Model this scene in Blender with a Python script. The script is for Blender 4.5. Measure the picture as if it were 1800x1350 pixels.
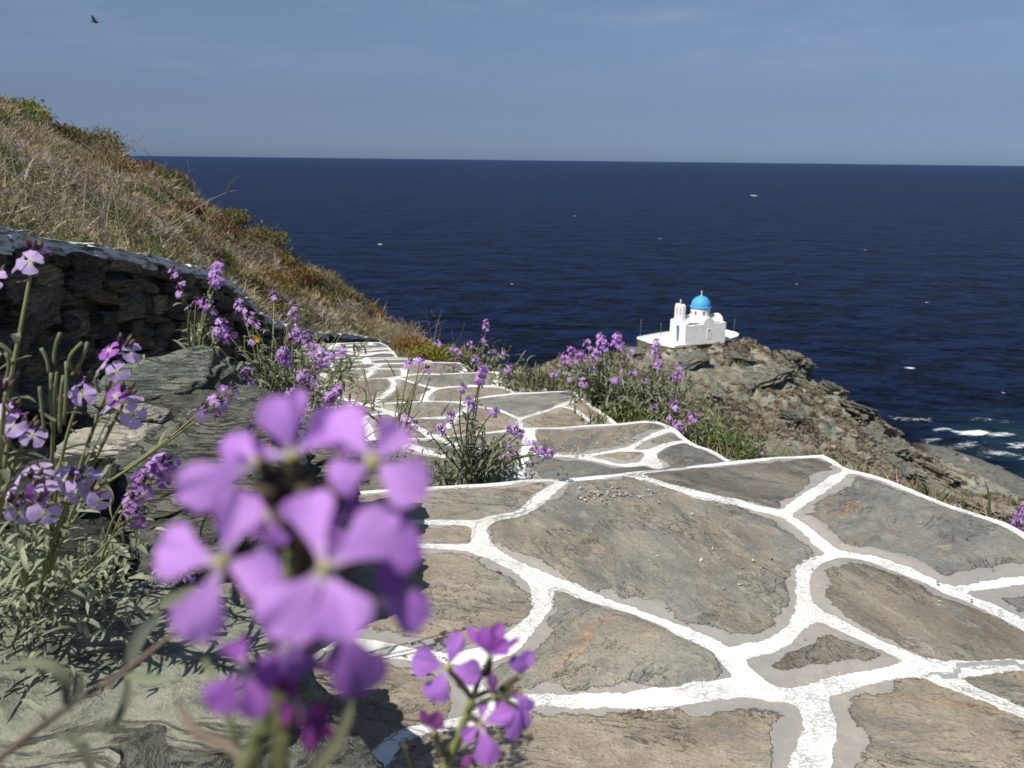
import bpy, math, random
import numpy as np
from mathutils import Matrix, Vector

for o in list(bpy.data.objects):
    bpy.data.objects.remove(o)
scene = bpy.context.scene
col = scene.collection
R = math.radians

# ------------------------------------------------------------------ camera
CAM = np.array([0.0, 0.0, 0.8])
PITCH, ROLL, FPX = R(15.15), R(0.66), 1456.0
_f = np.array([0, math.cos(PITCH), -math.sin(PITCH)])
_r0 = np.array([1.0, 0, 0]); _u0 = np.cross(_r0, _f)
_r = _r0 * math.cos(ROLL) + _u0 * math.sin(ROLL)
_u = _u0 * math.cos(ROLL) - _r0 * math.sin(ROLL)
cam = bpy.data.cameras.new('camera'); camo = bpy.data.objects.new('camera', cam); col.objects.link(camo)
M = Matrix(((_r[0], _u[0], -_f[0], CAM[0]), (_r[1], _u[1], -_f[1], CAM[1]), (_r[2], _u[2], -_f[2], CAM[2]), (0, 0, 0, 1)))
camo.matrix_world = M
cam.sensor_width = 36; cam.lens = 36 * FPX / 1800; cam.clip_start = 0.02; cam.clip_end = 300000
cam.dof.use_dof = True; cam.dof.focus_distance = 1.5; cam.dof.aperture_fstop = 12.3; cam.dof.aperture_blades = 0
scene.camera = camo
scene.render.resolution_x = 1024; scene.render.resolution_y = 768
scene.view_settings.view_transform = 'Standard'; scene.view_settings.look = 'None'
scene.view_settings.exposure = 0.22; scene.view_settings.gamma = 1

# ------------------------------------------------------------------ light
SUN_EL, SUN_AZ = R(53), R(-136)          # azimuth measured from +X towards +Y
sdir = np.array([math.cos(SUN_EL) * math.cos(SUN_AZ), math.cos(SUN_EL) * math.sin(SUN_AZ), math.sin(SUN_EL)])
sl = bpy.data.lights.new('sun', 'SUN'); sl.energy = 4.7; sl.angle = R(0.5); sl.color = (1, 0.955, 0.88)
so = bpy.data.objects.new('sun', sl); col.objects.link(so)
so.rotation_euler = Vector(sdir).to_track_quat('Z', 'Y').to_euler()

w = bpy.data.worlds.new('World'); scene.world = w; w.use_nodes = True
nt = w.node_tree; nt.nodes.clear()
def wn(t, **k):
    n = nt.nodes.new(t)
    for a, b in k.items(): setattr(n, a, b)
    return n
sky = wn('ShaderNodeTexSky', sky_type='NISHITA', sun_disc=False, sun_elevation=SUN_EL)
sky.sun_rotation = math.pi / 2 - SUN_AZ
sky.air_density = 1.0; sky.dust_density = 0.6; sky.ozone_density = 2.5; sky.altitude = 50
def ray_dir(px, py):
    d = _f + _r * ((px - 900) / FPX) + _u * ((675 - py) / FPX); return d / np.linalg.norm(d)
tcw = wn('ShaderNodeTexCoord'); sepw = wn('ShaderNodeSeparateXYZ')
nt.links.new(tcw.outputs['Generated'], sepw.inputs[0])
rmp = wn('ShaderNodeValToRGB')                      # the sky's own haze gradient over elevation
cr = rmp.color_ramp
SKYR = [(0.0, (.31, .465, .90)), (.03, (.30, .40, .765)), (.06, (.332, .388, .635)), (.1, (.42, .455, .65)), (.17, (.54, .565, .69)), (.32, (.6, .6, .68)), (1.0, (.75, .75, .75))]
cr.elements[0].position = SKYR[0][0]; cr.elements[0].color = (*SKYR[0][1], 1)
cr.elements[1].position = SKYR[-1][0]; cr.elements[1].color = (*SKYR[-1][1], 1)
for p, c in SKYR[1:-1]:
    e = cr.elements.new(p); e.color = (*c, 1)
for e in cr.elements: e.color = (e.color[0] * 1.06, e.color[1] * 1.02, e.color[2] * 0.95, 1)
nt.links.new(sepw.outputs['Z'], rmp.inputs[0])
mul = wn('ShaderNodeMix', data_type='RGBA', blend_type='MULTIPLY'); mul.inputs[0].default_value = 1
nt.links.new(sky.outputs[0], mul.inputs[6]); nt.links.new(rmp.outputs[0], mul.inputs[7])
# thin cirrus
mp = wn('ShaderNodeMapping'); mp.inputs['Scale'].default_value = (3.2, 1.5, 16); mp.inputs['Rotation'].default_value = (0, R(-6), 0)
nz = wn('ShaderNodeTexNoise'); nz.inputs['Scale'].default_value = 1.6; nz.inputs['Detail'].default_value = 7; nz.inputs['Roughness'].default_value = 0.6
nt.links.new(tcw.outputs['Generated'], mp.inputs[0]); nt.links.new(mp.outputs[0], nz.inputs['Vector'])
mr = wn('ShaderNodeMapRange'); mr.inputs[1].default_value = 0.46; mr.inputs[2].default_value = 0.74; mr.inputs[4].default_value = 0.42
nt.links.new(nz.outputs[0], mr.inputs[0])
mz = wn('ShaderNodeMapRange'); mz.inputs[1].default_value = 0.05; mz.inputs[2].default_value = 0.19
nt.links.new(sepw.outputs['Z'], mz.inputs[0])
mm = wn('ShaderNodeMath', operation='MULTIPLY'); nt.links.new(mr.outputs[0], mm.inputs[0]); nt.links.new(mz.outputs[0], mm.inputs[1])
d0 = ray_dir(1060, 18)
sb = wn('ShaderNodeVectorMath', operation='SUBTRACT'); sb.inputs[1].default_value = tuple(d0); nt.links.new(tcw.outputs['Generated'], sb.inputs[0])
sc = wn('ShaderNodeVectorMath', operation='MULTIPLY'); sc.inputs[1].default_value = (4.5, 4.5, 32); nt.links.new(sb.outputs[0], sc.inputs[0])
le = wn('ShaderNodeVectorMath', operation='LENGTH'); nt.links.new(sc.outputs[0], le.inputs[0])
mc = wn('ShaderNodeMapRange'); mc.inputs[1].default_value = 1.0; mc.inputs[2].default_value = 0.1; mc.inputs[4].default_value = 0.55; nt.links.new(le.outputs['Value'], mc.inputs[0])
m2 = wn('ShaderNodeMapRange'); m2.inputs[1].default_value = 0.36; m2.inputs[2].default_value = 0.7; nt.links.new(nz.outputs[0], m2.inputs[0])
m3 = wn('ShaderNodeMath', operation='MULTIPLY'); nt.links.new(mc.outputs[0], m3.inputs[0]); nt.links.new(m2.outputs[0], m3.inputs[1])
m4 = wn('ShaderNodeMath', operation='MAXIMUM'); nt.links.new(mm.outputs[0], m4.inputs[0]); nt.links.new(m3.outputs[0], m4.inputs[1]); mm = m4
cl = wn('ShaderNodeMix', data_type='RGBA'); cl.inputs[7].default_value = (3.6, 4.1, 5.6, 1)
nt.links.new(mm.outputs[0], cl.inputs[0]); nt.links.new(mul.outputs[2], cl.inputs[6])
bg = wn('ShaderNodeBackground'); bg.inputs[1].default_value = 0.098
nt.links.new(cl.outputs[2], bg.inputs[0])
ow = wn('ShaderNodeOutputWorld'); nt.links.new(bg.outputs[0], ow.inputs[0])

# ------------------------------------------------------------------ helpers
def ray(px, py):
    d = _f + _r * ((px - 900) / FPX) + _u * ((675 - py) / FPX)
    return d
def P(px, py, D):
    d = ray(px, py); return CAM + d * (D / d[1])
def onz(px, py, z):
    d = ray(px, py); return CAM + d * ((z - CAM[2]) / d[2])
def Z(px, py, d):      # point at distance d along the camera axis
    return CAM + ray(px, py) * d

def hash3(ix, iy, iz, seed):
    h = (ix.astype(np.int64) * 374761393 + iy.astype(np.int64) * 668265263 + iz.astype(np.int64) * 2147483647 + seed * 974634777) & 0xffffffff
    h = ((h ^ (h >> 13)) * 1274126177) & 0xffffffff
    h = ((h ^ (h >> 16)) * 2246822519) & 0xffffffff
    return ((h ^ (h >> 15)) & 0xffffff) / float(0xffffff)
def vnoise(p, seed=0):
    p = np.asarray(p, float); i = np.floor(p); f = p - i; f = f * f * (3 - 2 * f); i = i.astype(np.int64)
    r = 0
    for dx in (0, 1):
        wx = f[:, 0] if dx else 1 - f[:, 0]
        for dy in (0, 1):
            wy = f[:, 1] if dy else 1 - f[:, 1]
            for dz in (0, 1):
                wz = f[:, 2] if dz else 1 - f[:, 2]
                r = r + wx * wy * wz * hash3(i[:, 0] + dx, i[:, 1] + dy, i[:, 2] + dz, seed)
    return r * 2 - 1
def fbm(p, seed=0, oct=4, gain=0.5, lac=2.03):
    a, s, r = 1.0, 1.0, 0
    for k in range(oct):
        r = r + a * vnoise(np.asarray(p) * s + k * 13.7, seed + k); a *= gain; s *= lac
    return r

def mk(name, V, F, mat=None, parent=None, smooth=False, attrs=None, cols=None, mats=None, midx=None):
    V = np.asarray(V, np.float32).reshape(-1, 3)
    me = bpy.data.meshes.new(name)
    if isinstance(F, np.ndarray):
        n, k = F.shape
        me.vertices.add(len(V)); me.vertices.foreach_set('co', V.ravel())
        me.loops.add(n * k); me.loops.foreach_set('vertex_index', F.astype(np.int32).ravel())
        me.polygons.add(n); me.polygons.foreach_set('loop_start', np.arange(0, n * k, k, dtype=np.int32))
        me.update(calc_edges=True); me.validate()
    else:
        me.from_pydata(V.tolist(), [], [list(map(int, f)) for f in F])
    if smooth:
        me.polygons.foreach_set('use_smooth', np.ones(len(me.polygons), bool))
    for k, a in (attrs or {}).items():
        at = me.attributes.new(k, 'FLOAT', 'POINT'); at.data.foreach_set('value', np.asarray(a, np.float32))
    if cols is not None:
        c = np.ones((len(V), 4), np.float32); c[:, :3] = cols
        at = me.attributes.new('Col', 'FLOAT_COLOR', 'POINT'); at.data.foreach_set('color', c.ravel())
    for m_ in (mats or ([mat] if mat else [])): me.materials.append(m_)
    if midx is not None: me.polygons.foreach_set('material_index', np.asarray(midx, np.int32))
    o = bpy.data.objects.new(name, me); col.objects.link(o)
    if parent: o.parent = parent
    return o
def tag(o, label=None, cat=None, group=None, kind=None):
    for k, v in (('label', label), ('category', cat), ('group', group), ('kind', kind)):
        if v: o[k] = v
    return o
def empty(name, loc, label=None, cat=None, group=None):
    o = bpy.data.objects.new(name, None); col.objects.link(o); o.location = tuple(loc); o.empty_display_size = 0.1
    return tag(o, label, cat, group)
def local(V, root):
    return np.asarray(V).reshape(-1, 3) - np.array(root.location)

class G:     # geometry collector: quads/tris with per-vertex colour
    def __init__(s): s.V = []; s.F = []; s.C = []; s.n = 0
    def add(s, V, F, c):
        V = np.asarray(V, float).reshape(-1, 3); F = np.asarray(F, int)
        if F.shape[1] == 3: F = np.hstack([F, F[:, 2:3]])
        s.V.append(V); s.F.append(F + s.n)
        c = np.asarray(c, float)
        s.C.append(np.broadcast_to(c, (len(V), 3)) if c.ndim == 1 else c); s.n += len(V)
    def build(s, name, mat, parent=None, smooth=True):
        if not s.V: return None
        V = np.vstack(s.V); C = np.vstack(s.C); F = np.vstack(s.F)
        tri = F[:, 2] == F[:, 3]
        if parent: V = local(V, parent)
        faces = [tuple(f) for f in F[~tri]] + [tuple(f[:3]) for f in F[tri]] if tri.any() else F
        return mk(name, V, faces, mat, parent, smooth, cols=C)

def gridF(nu, nv):    # (nu x nv) vertex grid, row-major by u
    a = (np.arange(nu - 1)[:, None] * nv + np.arange(nv - 1)[None]).ravel()
    return np.stack([a, a + nv, a + nv + 1, a + 1], 1)
def bez(a, b, c, n):
    t = np.linspace(0, 1, n)[:, None]
    return (1 - t) ** 2 * a + 2 * t * (1 - t) * b + t * t * c
def catmull(pts, n):
    pts = np.asarray(pts, float); m = len(pts)
    if m == 2: return pts[0] + (pts[1] - pts[0]) * np.linspace(0, 1, n)[:, None]
    q = np.vstack([2 * pts[0] - pts[1], pts, 2 * pts[-1] - pts[-2]])
    out = []
    for t in np.linspace(0, m - 1 - 1e-6, n):
        i = int(t); f = t - i; p0, p1, p2, p3 = q[i], q[i + 1], q[i + 2], q[i + 3]
        out.append(0.5 * (2 * p1 + (p2 - p0) * f + (2 * p0 - 5 * p1 + 4 * p2 - p3) * f * f + (3 * p1 - p0 - 3 * p2 + p3) * f ** 3))
    return np.array(out)
def nrm(v): return v / (np.linalg.norm(v) + 1e-12)
def tube(g, pts, r0, r1, c, sides=6):
    pts = np.asarray(pts, float); n = len(pts)
    T = np.gradient(pts, axis=0); T /= np.linalg.norm(T, axis=1)[:, None] + 1e-12
    up = np.array([0.3, 0.2, 0.93]); A = np.cross(T, up); A /= np.linalg.norm(A, axis=1)[:, None] + 1e-9; B = np.cross(T, A)
    rr = np.linspace(r0, r1, n)[:, None, None] if np.isscalar(r0) else np.asarray(r0)[:, None, None]
    th = np.linspace(0, 2 * math.pi, sides, endpoint=False)
    V = pts[:, None] + rr * (A[:, None] * np.cos(th)[None, :, None] + B[:, None] * np.sin(th)[None, :, None])
    F = []
    a = np.arange(n - 1)[:, None] * sides; k = np.arange(sides)[None]; k2 = (k + 1) % sides
    F = np.stack([(a + k).ravel(), (a + k2).ravel(), (a + sides + k2).ravel(), (a + sides + k).ravel()], 1)
    base = len(pts) * sides
    V = np.vstack([V.reshape(-1, 3), pts[-1:], pts[:1]])
    e = (n - 1) * sides
    F2 = np.array([[e + i, e + (i + 1) % sides, base] for i in range(sides)] + [[(i + 1) % sides, i, base + 1] for i in range(sides)])
    g.add(V, np.vstack([F, np.hstack([F2, F2[:, 2:3]])]), c)
def ribbon(g, pts, side, wd, c, fold=0.25):
    pts = np.asarray(pts, float); n = len(pts)
    T = np.gradient(pts, axis=0); T /= np.linalg.norm(T, axis=1)[:, None] + 1e-12
    S = side - T * (T @ side)[:, None]; S /= np.linalg.norm(S, axis=1)[:, None] + 1e-9
    N = np.cross(T, S); wd = np.asarray(wd)[:, None]
    V = np.stack([pts - S * wd + N * wd * fold, pts, pts + S * wd + N * wd * fold], 1).reshape(-1, 3)
    g.add(V, gridF(n, 3), c)

# ------------------------------------------------------------------ materials
def newmat(name):
    m = bpy.data.materials.new(name); m.use_nodes = True; m.node_tree.nodes.clear(); return m
class N:
    def __init__(s, m): s.t = m.node_tree
    def n(s, typ, ins=None, **k):
        x = s.t.nodes.new(typ)
        for a, b in k.items(): setattr(x, a, b)
        for a, b in (ins or {}).items(): s.set(x, a, b)
        return x
    def set(s, x, a, b):
        if isinstance(b, bpy.types.NodeSocket): s.t.links.new(b, x.inputs[a])
        elif isinstance(b, tuple) and len(b) == 3 and x.inputs[a].type == 'RGBA': x.inputs[a].default_value = (*b, 1)
        else: x.inputs[a].default_value = b
    def noise(s, vec, scale, detail=4, rough=0.55, dist=0.0):
        return s.n('ShaderNodeTexNoise', {'Vector': vec, 'Scale': scale, 'Detail': float(detail), 'Roughness': rough, 'Distortion': dist}).outputs[0]
    def map(s, vec, scale=(1, 1, 1), rot=(0, 0, 0), loc=(0, 0, 0)):
        return s.n('ShaderNodeMapping', {'Vector': vec, 'Scale': scale, 'Rotation': rot, 'Location': loc}).outputs[0]
    def rng(s, v, a, b, c=0.0, d=1.0, smooth=False):
        x = s.n('ShaderNodeMapRange', {0: v, 1: a, 2: b, 3: c, 4: d})
        if smooth: x.interpolation_type = 'SMOOTHSTEP'
        return x.outputs[0]
    def mix(s, f, a, b, bt='MIX'):
        return s.n('ShaderNodeMix', {0: f, 6: a, 7: b}, data_type='RGBA', blend_type=bt).outputs[2]
    def m(s, op, a, b=0.0, c=None):
        x = s.n('ShaderNodeMath', {0: a, 1: b}, operation=op)
        if c is not None: s.set(x, 2, c)
        return x.outputs[0]
    def attr(s, name): return s.n('ShaderNodeAttribute', attribute_name=name)
    def ramp(s, v, stops):
        x = s.n('ShaderNodeValToRGB', {0: v}); e = x.color_ramp.elements
        e[0].position, e[0].color = stops[0][0], (*stops[0][1], 1); e[1].position, e[1].color = stops[-1][0], (*stops[-1][1], 1)
        for p, c in stops[1:-1]: q = e.new(p); q.color = (*c, 1)
        return x.outputs[0]
    def bump(s, h, strength, dist, prev=None):
        i = {'Height': h, 'Strength': strength, 'Distance': dist}
        if prev is not None: i['Normal'] = prev
        return s.n('ShaderNodeBump', i).outputs[0]
    def out(s, sh): s.t.links.new(sh, s.n('ShaderNodeOutputMaterial').inputs[0])
    def bsdf(s, c, rough=0.8, normal=None, spec=0.3, **k):
        i = {'Base Color': c, 'Roughness': rough, 'Specular IOR Level': spec}
        if normal is not None: i['Normal'] = normal
        i.update(k)
        return s.n('ShaderNodeBsdfPrincipled', i).outputs[0]
    def obj(s): return s.n('ShaderNodeTexCoord').outputs['Object']

def mat_leafy(name, trans=0.35, rough=0.6, vary=0.25, scale=60, spec=0.25):
    m = newmat(name); n = N(m); c = n.attr('Col').outputs[0]; o = n.obj()
    v = n.rng(n.noise(o, scale, 3), 0.25, 0.75, 1 - vary, 1 + vary)
    hsv = n.n('ShaderNodeHueSaturation', {'Color': c, 'Value': v}).outputs[0]
    p = n.bsdf(hsv, rough, spec=spec)
    t = n.n('ShaderNodeBsdfTranslucent', {'Color': hsv}).outputs[0]
    n.out(n.n('ShaderNodeMixShader', {0: trans, 1: p, 2: t}).outputs[0]); return m
M_leaf = mat_leafy('leaf_skin', 0.3)
M_petal = mat_leafy('petal_skin', 0.42, 0.55, 0.10, 140, 0.15)
M_dry = mat_leafy('dry_brush', 0.22, 0.8, 0.2, 12, 0.1)

def mat_paving():
    m = newmat('paving'); n = N(m); o = n.obj()
    dj = n.attr('dj').outputs['Fac']; cv = n.attr('cv').outputs['Fac']; cw = n.attr('cw').outputs['Fac']; an = n.attr('an').outputs['Fac']
    seed = n.n('ShaderNodeCombineXYZ', {0: n.m('MULTIPLY', cv, 37.0), 1: n.m('MULTIPLY', cw, 23.0), 2: 0.0}).outputs[0]
    off = n.n('ShaderNodeVectorMath', {0: o, 1: seed}, operation='ADD').outputs[0]
    rot = n.n('ShaderNodeVectorRotate', {'Vector': off, 'Angle': n.m('MULTIPLY', an, 1.6)}, rotation_type='Z_AXIS').outputs[0]
    st = n.map(rot, (1.3, 2.0, 1.0))
    a = n.noise(st, 3.5, 6, 0.62, 0.6); b = n.noise(st, 14, 6, 0.7, 0.4); f = n.noise(o, 170, 5, 0.75); f2 = n.noise(o, 55, 5, 0.7)
    cool = n.mix(n.rng(a, 0.3, 0.7), (0.145, 0.15, 0.14), (0.30, 0.29, 0.25))
    warm = n.mix(n.rng(a, 0.3, 0.7), (0.17, 0.145, 0.112), (0.345, 0.30, 0.235))
    wm = n.rng(n.m('ADD', n.m('MULTIPLY', n.noise(st, 1.7, 5, 0.6, 0.8), 1.3), n.m('MULTIPLY', cw, 0.55)), 0.72, 1.12, smooth=True)
    s1 = n.mix(wm, cool, warm)
    rust = n.m('MULTIPLY', n.rng(n.noise(n.map(rot, (1, 2.6, 1), loc=(5, 3, 1)), 2.6, 6, 0.65, 1.2), 0.585, 0.68, smooth=True), n.rng(b, 0.38, 0.58))
    s1 = n.mix(n.m('MULTIPLY', rust, 0.75), s1, (0.36, 0.205, 0.095))
    s1 = n.mix(n.rng(b, 0.52, 0.72, 0.0, 0.7), s1, (0.43, 0.40, 0.33))
    s1 = n.mix(n.rng(n.noise(n.map(rot, (1, 2.2, 1), loc=(2, 8, 0)), 5.5, 6, 0.68, 0.9), 0.53, 0.64, 0, 0.6), s1, (0.125, 0.13, 0.125))
    dark = n.m('MULTIPLY', n.rng(f, 0.50, 0.64, 0, 0.65), n.rng(f2, 0.3, 0.55))
    s1 = n.mix(dark, s1, (0.07, 0.068, 0.06))
    s1 = n.mix(n.rng(f, 0.28, 0.40, 0.5, 0.0), s1, (0.44, 0.42, 0.37))
    s1 = n.mix(1.0, s1, n.ramp(cv, [(0.0, (0.68, 0.71, 0.74)), (0.5, (1.0, 1.0, 0.99)), (1.0, (1.32, 1.27, 1.18))]), 'MULTIPLY')
    crack = n.noise(n.map(rot, (1, 3.0, 1), loc=(9, 1, 0)), 5.0, 8, 0.7, 1.5)
    crl = n.rng(n.m('ABSOLUTE', n.m('SUBTRACT', crack, 0.5)), 0.0, 0.006, 1.0, 0.0)
    crm = n.m('MULTIPLY', crl, n.rng(n.noise(o, 5, 2), 0.5, 0.56))
    s1 = n.mix(n.m('MULTIPLY', crm, 0.8), s1, (0.05, 0.045, 0.04))
    # cement margin
    g1 = n.mix(n.rng(n.noise(o, 2.3, 3), 0.4, 0.6), (0.31, 0.298, 0.272), (0.375, 0.338, 0.295))
    g1 = n.mix(n.rng(n.noise(o, 40, 5, 0.7), 0.35, 0.7), g1, (0.27, 0.26, 0.24))
    spk = n.rng(n.noise(o, 220, 2), 0.70, 0.74)
    g1 = n.mix(spk, g1, (0.62, 0.6, 0.56))
    # paint
    pw = n.mix(n.rng(n.noise(o, 30, 4), 0.4, 0.7), (0.80, 0.795, 0.76), (0.72, 0.71, 0.67))
    wearn = n.noise(n.map(o, (1, 1.4, 1)), 75, 5, 0.68, 1.8)
    wear = n.m('MULTIPLY', n.rng(wearn, 0.53, 0.60), n.rng(n.noise(o, 7, 3), 0.40, 0.62))
    pw = n.mix(n.m('MULTIPLY', wear, 0.62), pw, (0.46, 0.45, 0.43))
    pw = n.mix(n.rng(n.noise(o, 4.5, 5, 0.7), 0.42, 0.66, 0, 0.45), pw, (0.55, 0.53, 0.48))
    en = n.m('MULTIPLY', n.m('SUBTRACT', n.noise(o, 60, 4, 0.7), 0.5), 0.014)
    en2 = n.m('MULTIPLY', n.m('SUBTRACT', n.noise(o, 12, 3, 0.6), 0.5), 0.022)
    marg = n.m('ADD', n.rng(n.noise(o, 3.1, 3), 0.36, 0.64, -0.016, 0.044), n.m('ADD', n.m('MULTIPLY', en, 1.0), n.m('MULTIPLY', n.m('SUBTRACT', n.noise(o, 17, 7, 0.75), 0.5), 0.06)))
    stone = n.rng(n.m('SUBTRACT', dj, marg), -0.001, 0.0015)
    paint = n.rng(n.m('ADD', dj, n.m('ADD', en, en2)), -0.0006, 0.001, 1.0, 0.0)
    c = n.mix(stone, g1, s1); c = n.mix(paint, c, pw)
    h = n.m('ADD', n.m('MULTIPLY', stone, n.m('ADD', n.m('MULTIPLY', b, 1.6), n.m('ADD', n.m('MULTIPLY', f, 0.35), n.m('MULTIPLY', crm, -0.9)))), n.m('MULTIPLY', n.noise(o, 120, 3), 0.12))
    h = n.m('ADD', h, n.m('MULTIPLY', paint, n.m('ADD', 0.25, n.m('MULTIPLY', wear, -0.22))))
    nb = n.bump(h, 0.85, 0.006)
    n.out(n.bsdf(c, n.rng(paint, 0, 1, 0.72, 0.6), nb, 0.25)); return m
M_pave = mat_paving()

def mat_rock(name, c1, c2, c3, scale=1.0, layer=(1, 1, 9), rot=(0.3, 0.15, 0), pale=0.3, bump=0.9, dist=0.02):
    m = newmat(name); n = N(m); o = n.map(n.obj(), (scale,) * 3)
    l = n.map(o, layer, rot)
    a = n.noise(l, 3, 7, 0.65, 0.4); b = n.noise(l, 11, 6, 0.7, 0.3); f = n.noise(o, 60, 5, 0.7); L = n.noise(o, 1.6, 4, 0.6)
    c = n.mix(n.rng(a, 0.33, 0.66), c1, c2)
    c = n.mix(n.rng(L, 0.5 - pale * 0.2, 0.68, 0, min(1, pale * 2.2)), c, c3)
    c = n.mix(n.rng(b, 0.50, 0.38, 0, 0.55), c, tuple(x * 0.35 for x in c1))
    c = n.mix(n.rng(f, 0.55, 0.75, 0, 0.4), c, tuple(min(1, x * 1.3) for x in c3))
    bed = n.noise(n.map(o, (layer[0] * .4, layer[1] * .4, layer[2] * 1.7), rot), 2.4, 6, 0.62, 0.25)
    bl = n.m('MULTIPLY', n.rng(n.m('ABSOLUTE', n.m('SUBTRACT', bed, 0.5)), 0.0, 0.03, 1.0, 0.0), n.rng(L, 0.36, 0.55)) if layer[2] > 3.9 else 0.0
    c = n.mix(n.m('MULTIPLY', bl, 0.75), c, tuple(x * 0.25 for x in c1))
    h = n.m('ADD', n.m('MULTIPLY', a, 1.2), n.m('ADD', n.m('MULTIPLY', b, 0.9), n.m('MULTIPLY', f, 0.25)))
    h = n.m('ADD', h, n.m('MULTIPLY', bl, -0.6)); h = n.m('ADD', h, n.m('MULTIPLY', bed, 1.0))
    n.out(n.bsdf(c, 0.85, n.bump(h, bump, dist), 0.2)); return m
M_rock = mat_rock('schist', (0.115, 0.122, 0.105), (0.26, 0.265, 0.215), (0.48, 0.44, 0.34), 4.5, layer=(1, 1, 6), pale=0.28, dist=0.022, bump=1.0)
M_rockpale = mat_rock('pale_schist', (0.24, 0.23, 0.19), (0.42, 0.39, 0.32), (0.58, 0.54, 0.45), 4, layer=(1, 1, 4), pale=0.4, dist=.008)
M_rockgreen = mat_rock('green_schist', (0.14, 0.175, 0.155), (0.28, 0.31, 0.25), (0.46, 0.45, 0.35), 4, layer=(1, 1, 5), rot=(0.5, 0.2, 0.3), pale=0.3, dist=.022, bump=1.0)
M_rockslab = mat_rock('grey_green_slab', (0.17, 0.185, 0.14), (0.27, 0.28, 0.215), (0.42, 0.37, 0.31), 2.6, layer=(1, 1.4, 4.2), rot=(1.15, 0.5, 0.6), pale=0.22, bump=0.7)
M_wall = mat_rock('wall_stone', (0.09, 0.082, 0.066), (0.25, 0.225, 0.18), (0.42, 0.36, 0.27), 2.6, layer=(1, 1, 6), rot=(0.05, 0.08, 0), pale=0.25)
M_mortar = mat_rock('wall_mortar', (0.13, 0.12, 0.10), (0.24, 0.225, 0.20), (0.32, 0.30, 0.27), 3, layer=(1, 1, 1), pale=0.2)
M_soil = mat_rock('soil', (0.10, 0.085, 0.06), (0.20, 0.17, 0.12), (0.3, 0.26, 0.19), 2, layer=(1, 1, 1), pale=0.2)

def tint_by_attr(m):
    t = m.node_tree; b = [x for x in t.nodes if x.type == 'BSDF_PRINCIPLED'][0]; l = b.inputs['Base Color'].links[0]; src = l.from_socket
    a = t.nodes.new('ShaderNodeAttribute'); a.attribute_name = 'Col'; x = t.nodes.new('ShaderNodeMix'); x.data_type = 'RGBA'; x.blend_type = 'MULTIPLY'; x.inputs[0].default_value = 1
    t.links.new(src, x.inputs[6]); t.links.new(a.outputs[0], x.inputs[7]); t.links.new(x.outputs[2], b.inputs['Base Color'])
tint_by_attr(M_wall)
def mat_simple(name, c, rough=0.6, nscale=20, nv=0.06, bump=0.2, dist=0.01, spec=0.3):
    m = newmat(name); n = N(m); o = n.obj()
    v = n.noise(o, nscale, 5, 0.65)
    cc = n.mix(n.rng(v, 0.3, 0.7), tuple(x * (1 - nv) for x in c), tuple(min(1, x * (1 + nv)) for x in c))
    n.out(n.bsdf(cc, rough, n.bump(v, bump, dist), spec)); return m
M_coping = None
def mat_coping():
    m = newmat('whitewashed_coping'); n = N(m); o = n.obj()
    g = n.n('ShaderNodeNewGeometry'); s = n.n('ShaderNodeSeparateXYZ', {0: g.outputs['Normal']}).outputs[2]
    a = n.noise(o, 7, 5, 0.65); f = n.noise(o, 45, 5, 0.7)
    white = n.rng(n.m('ADD', s, n.m('MULTIPLY', n.m('SUBTRACT', a, 0.5), 1.1)), -0.75, -0.35)
    st = n.mix(n.rng(f, 0.3, 0.7), (0.18, 0.175, 0.155), (0.33, 0.32, 0.28))
    c = n.mix(white, st, n.mix(n.rng(f, 0.55, 0.75), (0.74, 0.735, 0.70), (0.45, 0.44, 0.41)))
    n.out(n.bsdf(c, 0.8, n.bump(n.m('ADD', a, n.m('MULTIPLY', f, 0.4)), 0.6, 0.01), 0.2)); return m
M_coping = mat_coping()

# ------------------------------------------------------------------ path: nine treads of crazy paving
H = 0.16
edges = [
 [(380, 900), (480, 880), (560, 872), (640, 864), (765, 855), (885, 847), (934, 842), (1017, 837), (1100, 831), (1198, 822), (1279, 812), (1320, 809), (1400, 802), (1447, 800)],
 [(480, 795), (575, 784), (640, 778), (718, 771), (755, 769.5), (830, 763), (888, 757), (926, 753), (985, 751), (1027, 748), (1088, 744), (1124, 741), (1153, 741)],
 [(470, 728), (560, 721), (609, 716), (655, 714), (680, 712), (742, 708), (809, 707), (835, 701), (857, 697), (919, 691.7), (966, 688), (1012, 686)],
 [(480, 682), (540, 678), (587, 671.5), (596, 668), (656, 664), (691, 662), (726, 658.5), (771, 657), (832, 654.5), (902, 652), (916, 653)],
 [(480, 643), (560, 641), (617, 639), (655, 637), (721, 635), (755, 633.5), (808, 636)],
 [(485, 628), (560, 628), (640, 627), (668, 627.5), (697, 627)],
 [(490, 619), (562, 619), (637, 620), (692, 618)],
 [(500, 612), (562, 611), (637, 610), (684, 609.5)],
 [(505, 605), (562, 603.3), (609, 602.4), (668, 601.7)],
]
rights = [
 [(1447, 800), (1467, 812), (1489, 827), (1542, 841), (1589, 858), (1622, 872), (1667, 890), (1722, 908), (1767, 923), (1800, 941), (1900, 990), (2080, 1080), (2350, 1230)],
 [(1153, 741), (1186, 754), (1203, 770), (1225, 784), (1252, 794), (1279, 810), (1294, 819)],
 [(1012, 686), (1024, 699), (1041, 710), (1061, 725), (1080, 741), (1092, 750)],
 [(916, 653), (927, 662), (941, 670), (958, 681), (967, 687), (976, 693)],
 [(808, 636), (818, 641), (843, 647), (868, 654), (876, 658)],
 [(697, 627), (740, 632), (760, 636)],
 [(692, 618), (696, 624), (700, 630)],
 [(684, 609.5), (688, 614), (694, 620)],
 [(668, 601.7), (676, 606), (684, 610)],
]
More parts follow.
